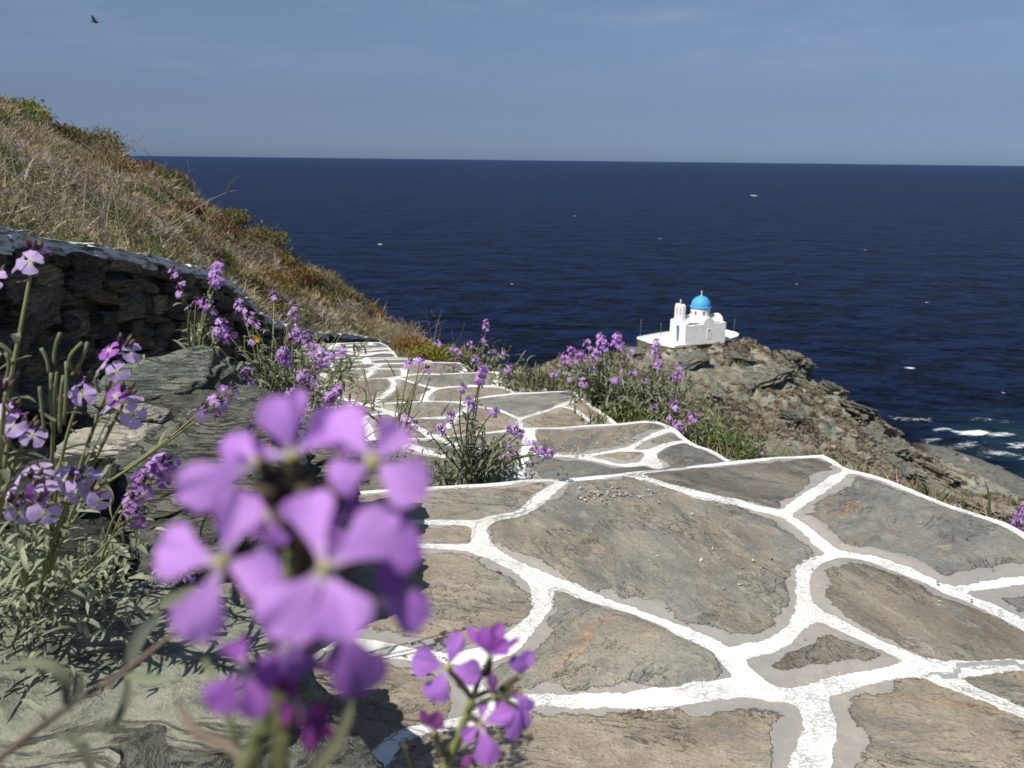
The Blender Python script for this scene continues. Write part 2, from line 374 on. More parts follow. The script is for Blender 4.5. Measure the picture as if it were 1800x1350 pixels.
joints = [
 [ # tread 0
  (.023, [(1000, 836), (990, 843), (947, 876), (916, 899), (870, 909), (846, 922), (842, 943), (852, 968), (883, 984), (921, 1004), (954, 1022)]),
  (.016, [(420, 925), (560, 915), (699, 917), (829, 918), (850, 916)]),
  (.018, [(450, 975), (520, 966), (640, 960), (742, 959), (819, 963), (855, 972)]),
  (.024, [(930, 1010), (942, 1022), (950, 1042), (953, 1063), (944, 1088), (921, 1112), (895, 1134), (857, 1152), (820, 1160), (773, 1157), (707, 1147), (640, 1135), (560, 1130), (480, 1145), (420, 1160)]),
  (.017, [(954, 1022), (1000, 1035), (1027, 1047), (1083, 1068), (1167, 1099), (1250, 1133), (1288, 1160), (1312, 1185), (1345, 1210)]),
  (.020, [(645, 1355), (673, 1325), (717, 1290), (807, 1272), (873, 1248), (940, 1232), (1007, 1232), (1140, 1228), (1207, 1222), (1290, 1208), (1367, 1217), (1415, 1220)]),
  (.022, [(840, 1160), (832, 1195), (845, 1230), (873, 1248)]),
  (.019, [(1410, 1222), (1433, 1210), (1483, 1200), (1533, 1187), (1600, 1177), (1660, 1175), (1800, 1170), (1950, 1175), (2150, 1190)]),
  (.031, [(1425, 1225), (1440, 1262), (1434, 1300), (1422, 1350), (1390, 1460), (1340, 1600)]),
  (.019, [(1633, 1182), (1700, 1210), (1800, 1250), (1900, 1300), (2000, 1380)]),
  (.018, [(1286, 1158), (1306, 1147), (1347, 1136), (1392, 1113), (1414, 1085), (1417, 1067), (1411, 1036), (1414, 1008), (1433, 989), (1470, 977)]),
  (.020, [(1100, 831), (1111, 835), (1167, 853), (1236, 872), (1306, 886), (1375, 906), (1417, 933), (1444, 956), (1470, 973), (1533, 987), (1600, 1010), (1667, 1037), (1733, 1064), (1800, 1098), (1900, 1150), (2050, 1240)]),
  (.017, [(1383, 903), (1417, 878), (1472, 842), (1494, 829)]),
  (.017, [(1670, 1040), (1733, 1030), (1800, 1021), (1900, 1010), (2050, 1000)]),
  (.017, [(1417, 1070), (1450, 1087), (1500, 1113), (1567, 1143), (1633, 1167), (1665, 1176)]),
  (.026, [(600, 1040), (500, 1030), (440, 1050), (408, 1095), (415, 1150), (390, 1185), (340, 1230), (280, 1290)]),
  (.022, [(408, 1105), (330, 1100), (260, 1118), (205, 1140)]),
  (.016, [(645, 1355), (600, 1400), (520, 1440)]),
 ],
 [ # tread 1
  (.024, [(931, 753), (931, 777), (922, 800), (912, 828), (920, 850)]),
  (.016, [(1185, 753), (1147, 767), (1115, 784), (1095, 791.6), (1051, 799), (1017, 803), (983, 801), (925, 797)]),
  (.013, [(1095, 793), (1139, 794)]),
  (.015, [(1017, 804), (1051, 811), (1088, 820), (1124, 820), (1141, 813)]),
  (.026, [(1144, 797), (1144, 811), (1154, 824)]),
  (.018, [(1146, 795), (1173, 783), (1205, 778), (1228, 785)]),
  (.022, [(640, 776), (690, 775), (733, 788), (789, 805), (840, 822), (880, 848)]),
  (.018, [(770, 770), (810, 785), (870, 790), (920, 800)]),
 ],
 [ # tread 2
  (.018, [(1024, 698), (986, 714), (950, 726), (927, 734), (913, 740), (915, 755)]),
  (.018, [(809, 707), (821, 714), (840, 716), (864, 720.5), (888, 727.5), (911, 738)]),
  (.015, [(990, 716), (1012, 721), (1027, 733), (1049, 747)]),
  (.022, [(640, 714), (656, 719), (687, 730), (718, 744), (749, 763), (760, 770)]),
  (.015, [(560, 742), (629, 739), (656, 733), (682, 731)]),
  (.026, [(629, 740), (640, 748), (648, 758), (654, 782)]),
  (.014, [(707, 741), (741, 738), (777, 737), (806, 733)]),
  (.020, [(830, 715), (812, 727), (787, 752), (772, 768)]),
 ],
 [ # tread 3
  (.022, [(688, 663), (691, 681), (652, 713)]),
  (.022, [(690, 664), (707, 666), (722, 671), (749, 678), (771, 681), (805, 678.6), (833, 678), (880, 681), (903, 689), (924, 692.5)]),
  (.024, [(868, 653), (877, 662), (869, 679)]),
  (.024, [(765, 682), (749, 692), (745, 701), (749, 708)]),
  (.028, [(540, 690), (570, 690), (596, 700), (640, 714)]),
 ],
 [ # tread 4
  (.03, [(708, 646), (714, 661)]),
  (.018, [(500, 658), (562, 656), (590, 651), (609, 648), (656, 647), (683, 646), (709, 647)]),
  (.03, [(672, 637), (649, 649)]),
  (.03, [(575, 640), (590, 651), (566, 657), (590, 671)]),
  (.03, [(808, 637), (819, 645), (812, 655)]),
  (.03, [(660, 647), (640, 664)]),
 ],
 [ (.035, [(643, 627), (645, 638)]), (.03, [(560, 628), (590, 640)]), (.02, [(500, 634), (600, 633), (690, 632), (740, 632)]) ],
 [ (.03, [(600, 619), (637, 624), (668, 621), (692, 622)]), (.03, [(540, 619), (560, 628)]) ],
 [ (.03, [(609, 611), (625, 617), (650, 614), (684, 612)]), (.03, [(545, 611), (570, 619)]) ],
 [ (.03, [(596, 603), (580, 611)]), (.03, [(655, 602), (645, 606), (600, 607)]), (.02, [(505, 608), (660, 606.5)]) ],
]
def seg_dist(Pq, line):
    d = np.full(len(Pq), 1e9)
    for a, b in zip(line[:-1], line[1:]):
        ab = b - a; t = np.clip(((Pq - a) @ ab) / (ab @ ab + 1e-12), 0, 1)
        d = np.minimum(d, np.linalg.norm(Pq - (a + t[:, None] * ab), axis=1))
    return d
def resample(c, n):
    c = np.asarray(c, float); s = np.r_[0, np.cumsum(np.linalg.norm(np.diff(c, axis=0), axis=1))]
    t = np.linspace(0, s[-1], n); return np.stack([np.interp(t, s, c[:, k]) for k in range(c.shape[1])], 1)
E3 = [np.array([onz(x, y, -H * i)[:2] for x, y in e]) for i, e in enumerate(edges)]
R3 = [np.array([onz(x, y, -H * i)[:2] for x, y in e]) for i, e in enumerate(rights)]
# near line of tread 0 lies behind the camera
near0 = np.array([[-0.75, -0.6], [1.9, -0.6]])
left_x = lambda y: -0.62 - 0.16 * max(y, 0)
rng_ = np.random.default_rng(5)
right_chain = []
for i in range(9):
    far = E3[i][:, :2].copy()
    L0 = far[0]
    rt = catmull(R3[i], 80)
    near = near0 if i == 0 else E3[i - 1].copy()
    if i > 0:
        near = near.copy(); ydir = np.array([0.0, -0.02]); near = near + ydir
        # the right boundary starts where the previous edge line ends
        near[-1] = near[-1]
        rt = np.vstack([rt[rt[:, 1] > near[-1][1] - 0.02], ]) if False else rt
        # clip right line to just under previous nosing
        pl = E3[i - 1]
        ynose = np.interp(rt[:, 0], pl[:, 0], pl[:, 1])
        keep = rt[:, 1] > ynose - 0.03
        rt = rt[keep]
        ex = rt[-1]
        near = np.vstack([near[near[:, 0] < ex[0] - 0.01], [ex]])
    else:
        rt = np.vstack([rt, [[2.3, 0.6], [2.6, 0.1], [2.7, -0.6]]]); rt = catmull(rt, 300); near = np.array([[-0.75, -0.6], [0.9, -0.6], rt[-1]])
    far_c = resample(catmull(far, 160), 400); far_c = far_c + 0
    near_c = resample(near, 400)
    nu = [300, 200, 160, 130, 110, 80, 70, 60, 60][i]; nv = [260, 110, 90, 70, 60, 36, 30, 26, 26][i]
    Fc = resample(far_c, nu); Nc = resample(near_c, nu)
    Rc = resample(rt[::-1], nv); Lc = resample(np.array([Nc[0], Fc[0]]), nv)
    u = np.linspace(0, 1, nu)[:, None, None]; v = np.linspace(0, 1, nv)[None, :, None]
    S = (1 - v) * Nc[:, None] + v * Fc[:, None] + (1 - u) * Lc[None] + u * Rc[None] \
        - ((1 - u) * (1 - v) * Nc[0] + u * v * Fc[-1] + u * (1 - v) * Nc[-1] + (1 - u) * v * Fc[0])
    XY = S.reshape(-1, 2)
    # smooth-min distance to the painted joints
    k = 0.007; acc = np.zeros(len(XY))
    lines = [(wd, np.array([onz(x, y, -H * i)[:2] for x, y in ln])) for wd, ln in joints[i]]
    if i == 0:
        lines += [(0.02, np.array([[0.15, 0.75], [0.3, 0.6], [0.2, 0.1], [0.4, -0.5]])), (0.02, np.array([[0.25, 0.45], [0.9, 0.35], [1.9, 0.3]]))]
    lines += [(0.022 + 0.002 * i, Fc[::2]), (0.026, Rc[::2])]
    wob = 0.006 * fbm(np.c_[XY * 9, np.full(len(XY), i)], 3, 2)
    for wd, ln in lines:
        ln = ln if len(ln) > 60 else catmull(ln, max(12, len(ln) * 5))
        acc += np.exp(-(seg_dist(XY, ln) - wd * 0.83 + wob) / k)
    dj = -k * np.log(acc + 1e-30)
    # cells
    D2 = dj.reshape(nu, nv); lab = -np.ones((nu, nv), int); nl = 0
    op = D2 > 0.004
    for a in range(0, nu):
        for b in range(0, nv):
            if op[a, b] and lab[a, b] < 0:
                st = [(a, b)]; lab[a, b] = nl
                while st:
                    x, y = st.pop()
                    for dx, dy in ((1, 0), (-1, 0), (0, 1), (0, -1)):
                        xx, yy = x + dx, y + dy
                        if 0 <= xx < nu and 0 <= yy < nv and op[xx, yy] and lab[xx, yy] < 0:
                            lab[xx, yy] = nl; st.append((xx, yy))
                nl += 1
    for it in range(40):    # grow labels across the joints so attributes are constant on each stone
        m_ = lab < 0
        if not m_.any(): break
        L2 = lab.copy()
        for ax, sh in ((0, 1), (0, -1), (1, 1), (1, -1)):
            rl = np.roll(lab, sh, ax); t = (L2 < 0) & (rl >= 0); L2[t] = rl[t]
        lab = L2
    cvs, cws, ans = rng_.random(nl + 1), rng_.random(nl + 1), rng_.random(nl + 1) * 2 - 1
    lab = np.maximum(lab, 0).ravel()
    z = -H * i + 0.0045 * np.clip(dj / 0.03, 0, 1) * (0.6 + 0.8 * cvs[lab]) + 0.004 * fbm(np.c_[XY * 5, np.full(len(XY), i * 3.0)], 9, 3)
    tl = (rng_.random((nl + 1, 2)) - .5) * 0.05; cx0 = np.array([XY[lab == q_].mean(0) if (lab == q_).any() else [0, 0] for q_ in range(nl + 1)]); z += np.clip(dj / 0.02, 0, 1) * np.clip(((XY - cx0[lab]) * tl[lab]).sum(1), -.006, .006)
    z += 0.010 * fbm(np.c_[XY * 1.3, np.full(len(XY), i * 3.0)], 19, 2)
    V = np.c_[XY, z]
    Fq = gridF(nu, nv)
    # skirt on far and right side
    ring = [a * nv + nv - 1 for a in range(nu)] + [(nu - 1) * nv + b for b in range(nv - 2, -1, -1)]
    rp = V[ring]; cen = XY.mean(0)
    tn = np.gradient(rp[:, :2], axis=0); nn = np.c_[-tn[:, 1], tn[:, 0]]; nn /= np.linalg.norm(nn, axis=1)[:, None] + 1e-9
    s1 = rp.copy(); s1[:, :2] += nn * 0.008; s1[:, 2] -= 0.006
    s2 = rp.copy(); s2[:, :2] += nn * 0.012; s2[:, 2] -= 0.03
    s3 = rp.copy(); s3[:, :2] += nn * 0.004; s3[:, 2] -= 0.42
    n0 = len(V); m = len(ring); V = np.vstack([V, s1, s2, s3])
    ri = np.array(ring); q = np.arange(m - 1)
    sk = [np.stack([ri[q], n0 + q, n0 + q + 1, ri[q + 1]], 1)] + [np.stack([n0 + j * m + q, n0 + (j + 1) * m + q, n0 + (j + 1) * m + q + 1, n0 + j * m + q + 1], 1) for j in (0, 1)]
    Fq = np.vstack([Fq] + sk)
    djv = np.r_[dj, np.full(2 * m, -0.03), np.full(m, -0.005)]
    labv = np.r_[lab, lab[ri], lab[ri], lab[ri]]
    o = mk('path_tread', V, Fq, M_pave, None, True, {'dj': djv, 'cv': cvs[labv], 'cw': cws[labv], 'an': ans[labv]})
    tag(o, kind='structure')
    right_chain.append(Rc[::-1])
    if i == 0: TREAD0_LEFT = Lc


# ------------------------------------------------------------------ sea
SEA = -38.0
def mat_sea():
    m = newmat('sea_water'); n = N(m); o = n.obj()
    g = n.n('ShaderNodeNewGeometry').outputs['Position']
    wv = n.map(g, (0.55, 1.0, 1), (0, 0, 0.25))
    big = n.noise(wv, 0.055, 4, 0.55, 0.3); mid = n.noise(wv, 0.28, 5, 0.6, 0.3); sm = n.noise(wv, 1.6, 5, 0.65)
    far = n.n('ShaderNodeVectorMath', {0: g, 1: (82.0, 110.0, SEA)}, operation='DISTANCE').outputs['Value']
    sh = n.rng(far, 5.0, 28.0, 1.0, 0.0, smooth=True)
    rip = n.m('ADD', n.m('MULTIPLY', n.noise(n.map(g, (0.55, 1.0, 1), (0, 0, 0.2)), 0.13, 7, 0.72, 0.6), 0.65), n.m('MULTIPLY', n.noise(n.map(g, (0.6, 1.0, 1), (0, 0, 0.3)), 0.6, 4, 0.65), 0.35))
    deep = n.mix(n.rng(rip, 0.455, 0.56), (0.0001, 0.0008, 0.0065), (0.0075, 0.0185, 0.066))  # light and dark ripples: the waves' reflection contrast painted into the water colour
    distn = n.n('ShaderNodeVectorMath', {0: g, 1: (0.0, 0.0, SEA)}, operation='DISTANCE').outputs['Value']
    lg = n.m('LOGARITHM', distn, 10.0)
    deep = n.mix(n.rng(lg, 2.3, 4.2, 0.0, 0.9), deep, (0.0075, 0.023, 0.070))  # horizon haze painted in: water colour lightens with distance
    teal = n.mix(n.rng(mid, 0.35, 0.65), (0.004, 0.018, 0.034), (0.016, 0.055, 0.075))
    c = n.mix(n.m('MULTIPLY', sh, n.rng(mid, 0.3, 0.6, 0.35, 1.0)), deep, teal)
    h = n.m('ADD', n.m('MULTIPLY', big, 5.0), n.m('ADD', n.m('MULTIPLY', mid, 1.9), n.m('MULTIPLY', sm, 0.33)))
    nb = n.bump(h, 1.0, 2.6)
    n.out(n.bsdf(c, 0.3, nb, 0.03, IOR=1.33)); return m
rr = np.r_[0, np.geomspace(30, 90000, 60)]; th = np.linspace(0, 2 * math.pi, 97)[:-1]
V = [(0, 0, SEA)] + [(r * math.cos(t), r * math.sin(t), SEA) for r in rr[1:] for t in th]
F = [(0, 1 + i, 1 + (i + 1) % 96) for i in range(96)] + [(1 + j * 96 + i, 1 + (j + 1) * 96 + i, 1 + (j + 1) * 96 + (i + 1) % 96, 1 + j * 96 + (i + 1) % 96) for j in range(59) for i in range(96)]
tag(mk('sea', V, F, mat_sea()), kind='structure')
# foam: whitecaps and surf as small irregular sheets of froth on the water
def mat_foam():
    m = newmat('foam'); n = N(m); o = n.obj(); a = n.attr('dj').outputs['Fac']
    v = n.m('ADD', n.m('SUBTRACT', n.noise(n.map(o, (0.4, 1, 1)), 1.5, 7, 0.8, 1.0), 0.5), n.m('MULTIPLY', a, 0.42))
    msk = n.rng(v, 0.10, 0.26)
    d = n.bsdf((0.78, 0.82, 0.84), 0.7); t = n.n('ShaderNodeBsdfTransparent').outputs[0]
    n.out(n.n('ShaderNodeMixShader', {0: msk, 1: t, 2: d}).outputs[0]); return m
fv, ff, fa = [], [], []; nb_ = 0
rf = np.random.default_rng(3)
def foam_patch(px, py, wpx, hpx, strength):
    global nb_
    c = onz(px, py, SEA); a = onz(px - wpx / 2, py, SEA); b = onz(px, py - hpx / 2, SEA)
    w2 = abs(c[0] - a[0]); h2 = abs(b[1] - c[1])
    for i in range(9):
        for j in range(7):
            x = i / 4 - 1; y = j / 3 - 1
            fv.append((c[0] + x * w2, c[1] + y * h2 + 0.12 * w2 * math.sin(x * 3 + px), SEA + 0.12 + 0.15 * max(0, 1 - x * x - y * y))); fa.append((1 - x * x) * (1 - y * y) * strength * .88)
    ff.extend((gridF(9, 7) + nb_).tolist()); nb_ += 63
for a in [(668, 430, 11, 2.2, .7), (1325, 344, 12, 1.8, .8), (1600, 648, 26, 4, .62), (1630, 533, 8, 2.2, .6), (1010, 380, 6, 1.2, .5), (1520, 440, 8, 1.4, .5), (1400, 500, 7, 1.6, .5), (1763, 692, 10, 3, .6), (1160, 420, 7, 1.2, .45), (900, 500, 6, 1.5, .45),
          (1600, 738, 80, 8, .42), (1708, 762, 80, 11, .95), (1660, 757, 46, 6, .6), (1760, 766, 70, 9, .55), (1690, 785, 110, 14, .36), (1755, 800, 100, 16, .40), (1790, 784, 70, 12, .40), (1640, 775, 50, 9, .32), (1730, 740, 100, 7, .28), (1820, 808, 60, 14, .45)]:
    foam_patch(*a)
tag(mk('foam', fv, np.array(ff), mat_foam(), attrs={'dj': fa}), 'white foam of small whitecaps and surf breaking near the rocks', 'foam', kind='stuff')

# ------------------------------------------------------------------ promontory
TW = lambda a: P(*a)
ctrl = [(1120, 614, 112), (1150, 618, 110), (1185, 622, 107), (1240, 617, 110), (1300, 604, 113), (1340, 618, 110), (1400, 640, 107), (1412, 668, 103), (1440, 690, 101), (1560, 744, 98), (1500, 722, 99),
        (1350, 690, 99), (1250, 680, 96), (1200, 660, 98), (1100, 650, 98), (1000, 640, 90), (930, 648, 82), (1000, 700, 74), (1100, 715, 80), (1200, 740, 82), (1300, 780, 78), (1400, 770, 86),
        (1480, 770, 90), (1500, 800, 84), (1560, 800, 89), (1450, 830, 76), (1600, 850, 82), (1650, 880, 80), (1700, 905, 77), (1800, 940, 72), (1620, 815, 92), (1560, 770, 95), (1300, 640, 106), (1150, 640, 103), (1350, 740, 90),
        (1900, 980, 68), (2000, 1050, 60), (1300, 900, 55), (1000, 760, 60), (900, 700, 62)]
pts = [TW(c) for c in ctrl]
slab = [(1590, 764, -37.2), (1640, 785, -37.2), (1700, 800, -37.0), (1760, 820, -37.0), (1800, 835, -36.8), (1900, 880, -36.8), (1640, 798, -36.5), (1700, 828, -36.5), (1750, 850, -36.5), (1800, 872, -36.4), (1900, 925, -36.3), (1650, 832, -34.6), (1720, 868, -33.8), (1800, 905, -33.0)]
pts += [onz(a, b, z) for a, b, z in slab]
far_ = [(900, 640, 95, -44), (1000, 640, 108, -44), (1100, 640, 124, -44), (1180, 600, 132, -44), (1260, 600, 135, -44), (1330, 600, 126, -44), (1390, 640, 117, -42), (1430, 670, 111, -42), (1500, 700, 108, -42), (1570, 740, 107, -42),
        (1500, 700, 122, -46), (1350, 640, 138, -48), (1100, 600, 140, -48), (1620, 755, 118, -41), (1700, 770, 114, -41), (1800, 790, 109.5, -41), (1950, 830, 105, -41), (800, 640, 100, -48), (700, 640, 90, -45)]
for a, b, D, z in far_:
    p = P(a, b, D); pts.append(np.array([p[0], p[1], z]))
pts += [np.array([6, 20, -9.0]), np.array([15, 20, -13.0]), np.array([30, 25, -21]), np.array([45, 35, -28]), np.array([5, 40, -16.0]), np.array([20, 40, -20.0]), np.array([60, 60, -33]), np.array([70, 80, -37]), np.array([70, 100, -41]), np.array([-5, 60, -20.]), np.array([-5, 80, -30.])]
pts = np.array(pts)
def tps_fit(XY, z, lam=0.02):
    n_ = len(XY); d = np.linalg.norm(XY[:, None] - XY[None], axis=2); K = np.where(d > 0, d * d * np.log(d + 1e-9), 0) + lam * np.eye(n_) * 10
    Pm = np.c_[np.ones(n_), XY]; A = np.zeros((n_ + 3, n_ + 3)); A[:n_, :n_] = K; A[:n_, n_:] = Pm; A[n_:, :n_] = Pm.T
    return np.linalg.solve(A, np.r_[z, 0, 0, 0])
TC = tps_fit(pts[:, :2] / 10, pts[:, 2])
def tps(XY):
    XY = XY / 10; Q = pts[:, :2] / 10; out = np.empty(len(XY))
    for s in range(0, len(XY), 20000):
        x = XY[s:s + 20000]; d = np.linalg.norm(x[:, None] - Q[None], axis=2)
        out[s:s + 20000] = np.where(d > 0, d * d * np.log(d + 1e-9), 0) @ TC[:-3] + TC[-3] + x @ TC[-2:]
    return out
CH = P(1227, 599, 115.0)      # chapel centre on the ground
TERZ = CH[2]                  # terrace level
def rock_mask(XY):
    return np.clip(0.5 + 1.5 * fbm(np.c_[XY * 0.085, np.zeros(len(XY))], 31, 4) + 0.25, 0, 1)
def prom_height(XY):
    z = tps(XY)
    dl = 0.55; q = np.c_[XY, z]
    n1 = fbm(np.c_[XY * 0.16, z * 0.1], 5, 5, 0.52)
    # ledges: tilted beds
    s = (z + XY[:, 0] * 0.28 - XY[:, 1] * 0.06 + 1.2 * fbm(np.c_[XY * 0.12, np.zeros(len(XY))], 8, 3)) / 1.5
    fr = s - np.floor(s); step = (np.floor(s) + np.clip(fr * 3.2, 0, 1) - s) * 1.5
    rm = np.maximum(rock_mask(XY), np.clip((XY[:, 0] - 44) / 10, 0, 1)) * np.clip((z + 36.6) / 1.2, 0.15, 1)
    s2 = (z + XY[:, 0] * 0.3 + 0.5 * fbm(np.c_[XY * 0.4, np.zeros(len(XY))], 18, 3)) / 0.42
    fr2 = s2 - np.floor(s2); step2 = (np.floor(s2) + np.clip(fr2 * 3, 0, 1) - s2) * 0.42
    zz = z + 0.55 * n1 + rm * (step * 0.75 + step2 * 1.1 + 0.42 * fbm(np.c_[XY * 0.7, z * .7], 77, 5, 0.6) - 0.35 * np.abs(fbm(np.c_[XY * 0.45, z * .5], 87, 4)))
    # flat sheets of rock by the water
    pl = np.clip((-35.9 - z) / 0.8, 0, 1); zz = zz * (1 - 0.75 * pl) + (z - 0.1) * 0.75 * pl
    # level off under the terrace
    return zz
xs = np.arange(-16, 84, 0.28); ys = np.arange(14, 142, 0.28)
X, Y = np.meshgrid(xs, ys, indexing='ij'); XY = np.c_[X.ravel(), Y.ravel()]
ZP = prom_height(XY)
yaw = R(-18.4)                   # long wall turned towards the right of the camera
ax = np.array([math.cos(-yaw), math.sin(-yaw)])     # along the long wall, to the right and away
axn = np.array([-ax[1], ax[0]])
def terr_local(XY): d = XY - CH[:2]; return np.c_[d @ ax, d @ axn]
L_ = terr_local(XY); inside = np.clip(1.8 - np.maximum(np.abs(L_[:, 0] + 0.8) - 7.2, np.abs(L_[:, 1] + .6) - 4.0), 0, 1)
ZP = ZP * (1 - inside) + np.minimum(ZP, TERZ - 1.15) * inside
def mat_prom():
    m = newmat('headland_rock'); n = N(m); g = n.n('ShaderNodeNewGeometry'); p = g.outputs['Position']
    nz_ = n.n('ShaderNodeSeparateXYZ', {0: g.outputs['Normal']}).outputs[2]; pz = n.n('ShaderNodeSeparateXYZ', {0: p}).outputs[2]
    l = n.map(p, (0.22, 0.22, 2.4), (0.05, 0.30, 0))
    a = n.noise(l, 1.0, 7, 0.65, 0.3); b = n.noise(l, 3.0, 6, 0.7, 0.3); L = n.noise(p, 0.09, 4, 0.6); f = n.noise(p, 2.2, 6, 0.7); f3 = n.noise(p, 7, 4, .7)
    rock = n.mix(n.rng(a, 0.34, 0.66), (0.20, 0.21, 0.18), (0.43, 0.42, 0.345))
    rock = n.mix(n.rng(L, 0.50, 0.66), rock, n.mix(n.rng(b, 0.35, 0.65), (0.28, 0.245, 0.185), (0.50, 0.455, 0.36)))
    rock = n.mix(n.rng(b, 0.46, 0.34, 0, 0.7), rock, (0.045, 0.045, 0.04))
    rock = n.mix(n.rng(f, 0.58, 0.75, 0, .6), rock, (0.46, 0.43, 0.36))
    veg = n.mix(n.rng(f3, 0.35, 0.65), (0.17, 0.15, 0.105), (0.34, 0.30, 0.225))
    veg = n.mix(n.rng(n.noise(p, 0.35, 3), 0.5, 0.62), veg, n.mix(n.rng(f3, .35, .65), (0.12, 0.12, 0.07), (0.26, 0.235, 0.165)))
    vm = n.m('MULTIPLY', n.rng(n.m('ADD', nz_, n.m('MULTIPLY', n.m('SUBTRACT', n.noise(p, 0.5, 5, 0.65), 0.5), 1.5)), 0.80, 0.95), n.rng(pz, -34.5, -32.0))
    c = n.mix(vm, rock, veg)
    shel = n.mix(n.rng(n.noise(p, 1.4, 5), 0.35, .65), (0.14, 0.14, 0.125), (0.22, 0.215, 0.185))
    vor = n.n('ShaderNodeTexVoronoi', {'Vector': n.map(p, (0.45, 0.45, 0.0), (0, 0, .5)), 'Scale': 0.9}, feature='DISTANCE_TO_EDGE').outputs[0]
    shel = n.mix(n.rng(vor, 0.0, 0.045, 0.7, 0.0), shel, (0.05, 0.05, 0.045))
    c = n.mix(n.rng(pz, -36.2, -35.8, 1.0, 0.0), c, shel)
    c = n.mix(n.rng(pz, -37.75, -37.35, 1.0, 0.0), c, (0.05, 0.05, 0.045))
    h = n.m('ADD', n.m('MULTIPLY', a, 1.0), n.m('ADD', n.m('MULTIPLY', b, 0.6), n.m('MULTIPLY', f, 0.35)))
    n.out(n.bsdf(c, 0.9, n.bump(h, 1.0, 0.55), 0.1)); return m
o = mk('headland', np.c_[XY, ZP], gridF(len(xs), len(ys)), mat_prom(), smooth=False); tag(o, kind='structure')
def prom_at(x, y):
    i = int(np.clip(round((x - xs[0]) / 0.28), 0, len(xs) - 1)); j = int(np.clip(round((y - ys[0]) / 0.28), 0, len(ys) - 1)); return ZP[i * len(ys) + j]

# ------------------------------------------------------------------ chapel on the headland
M_white = mat_simple('whitewash', (0.82, 0.815, 0.80), 0.8, 1.1, 0.09, 0.6, 0.08, 0.2)
M_whitefloor = mat_simple('terrace_whitewash', (0.76, 0.745, 0.70), 0.8, 1.2, 0.09, 0.2, 0.03, 0.2)
M_blue = mat_simple('sky_blue_paint', (0.07, 0.35, 0.66), 0.55, 2.5, 0.16, 0.1, 0.02, 0.35)
M_doorblue = mat_simple('door_blue_paint', (0.03, 0.17, 0.50), 0.5, 6, 0.15, 0.2, 0.02)
M_dark = mat_simple('dark_opening', (0.10, 0.10, 0.11), 0.6, 4, 0.1)
M_metal = mat_simple('grey_metal', (0.25, 0.26, 0.28), 0.5, 8, 0.1)
M_terr = mat_rock('terrace_stonework', (0.09, 0.08, 0.06), (0.20, 0.175, 0.13), (0.30, 0.27, 0.21), 0.5, layer=(1, 1, 3.5), pale=0.3, dist=0.1)
root = empty('chapel', (CH[0], CH[1], TERZ), 'small white chapel with a bright blue dome on the far headland terrace', 'chapel')
rot = math.atan2(ax[1], ax[0]); root.rotation_euler = (0, 0, rot); root.scale = (0.94, 0.94, 0.97)
# local frame: x along the long wall, -y towards the camera, z up; parts are children in that frame
LX, WY, HZ = 3.15, 2.3, 3.0
def lmk(name, V, F, m, par=None, smooth=False):
    o = mk(name, V, F, m, None, smooth); o.parent = par or root; return o
def prism(outline, y0, y1, flip=False):      # outline in (x,z), extruded in y
    n = len(outline); V = [(x, y0, z) for x, z in outline] + [(x, y1, z) for x, z in outline]
    F = [tuple(range(n))[::-1 if False else 1], tuple(range(2 * n - 1, n - 1, -1))] + [(i, n + i, n + (i + 1) % n, (i + 1) % n) for i in range(n)]
    return V, F
def bx(x0, x1, y0, y1, z0, z1):
    V = [(x, y, z) for x in (x0, x1) for y in (y0, y1) for z in (z0, z1)]
    return V, [(0, 1, 3, 2), (4, 6, 7, 5), (0, 4, 5, 1), (2, 3, 7, 6), (0, 2, 6, 4), (1, 5, 7, 3)]
def merge(*parts):
    V, F = [], []
    for v, f in parts:
        b = len(V); V += list(v); F += [tuple(i + b for i in q) for q in f]
    return V, F
def arc(cx, cz, r, a0, a1, n): return [(cx + r * math.cos(a), cz + r * math.sin(a)) for a in np.linspace(a0, a1, n)]
# long walls: parapet with a raised arc in the middle (end of the cross vault)
lw = [(-LX, 0), (LX, 0), (LX, HZ), (1.15, HZ - 0.02)] + arc(0.25, HZ - 0.1, 0.92, 0.12, math.pi - 0.12, 14) + [(-0.68, HZ - 0.1), (-LX, HZ - 0.25)]
def wall_with_niche(y0, y1):
    return prism(lw, y0, y1)
lmk('wall', *merge(wall_with_niche(-WY, -WY + 0.35), wall_with_niche(WY - 0.35, WY),
                   prism([(-LX + .001, 0.001), (LX - .001, 0.001), (LX - 0.001, HZ - 0.4), (-LX + .001, HZ - 0.4)], -WY + 0.35, WY - 0.35)), M_white)
# east end with half-round gable
def yprism(outline, x0, x1):
    V, F = prism(outline, x0, x1); return [(y, x, z) for x, y, z in V], [f[::-1] for f in F]
ge = [(-WY, HZ - 0.4), (WY, HZ - 0.4), (WY, HZ)] + [(1.45, HZ)] + [(x_, HZ + (z_ - HZ) * 0.68) for x_, z_ in arc(0, HZ, 1.4, 0.05, math.pi - .05, 16)] + [(-1.45, HZ), (-WY, HZ)]
lmk('east_gable', *yprism(ge, LX - 0.35, LX + 0.004), M_white)
# facade: shoulders sweeping up into the belfry
fc = [(-WY - .003, 0), (-WY - .003, HZ), (-1.55, HZ + 0.05), (-1.35, HZ + 0.25), (-1.22, HZ + 0.7), (-1.2, HZ + 2.25)] \
   + arc(-0.8, HZ + 2.25, 0.38, math.pi, 0.15, 8) + arc(0.0, HZ + 2.2, 0.36, math.pi - .15, 0.15, 8) + arc(0.8, HZ + 2.15, 0.38, math.pi - .15, 0, 8) \
   + [(1.2, HZ + 0.7), (1.35, HZ + 0.25), (1.6, HZ + 0.05), (WY + .003, HZ), (WY + .003, 0)]
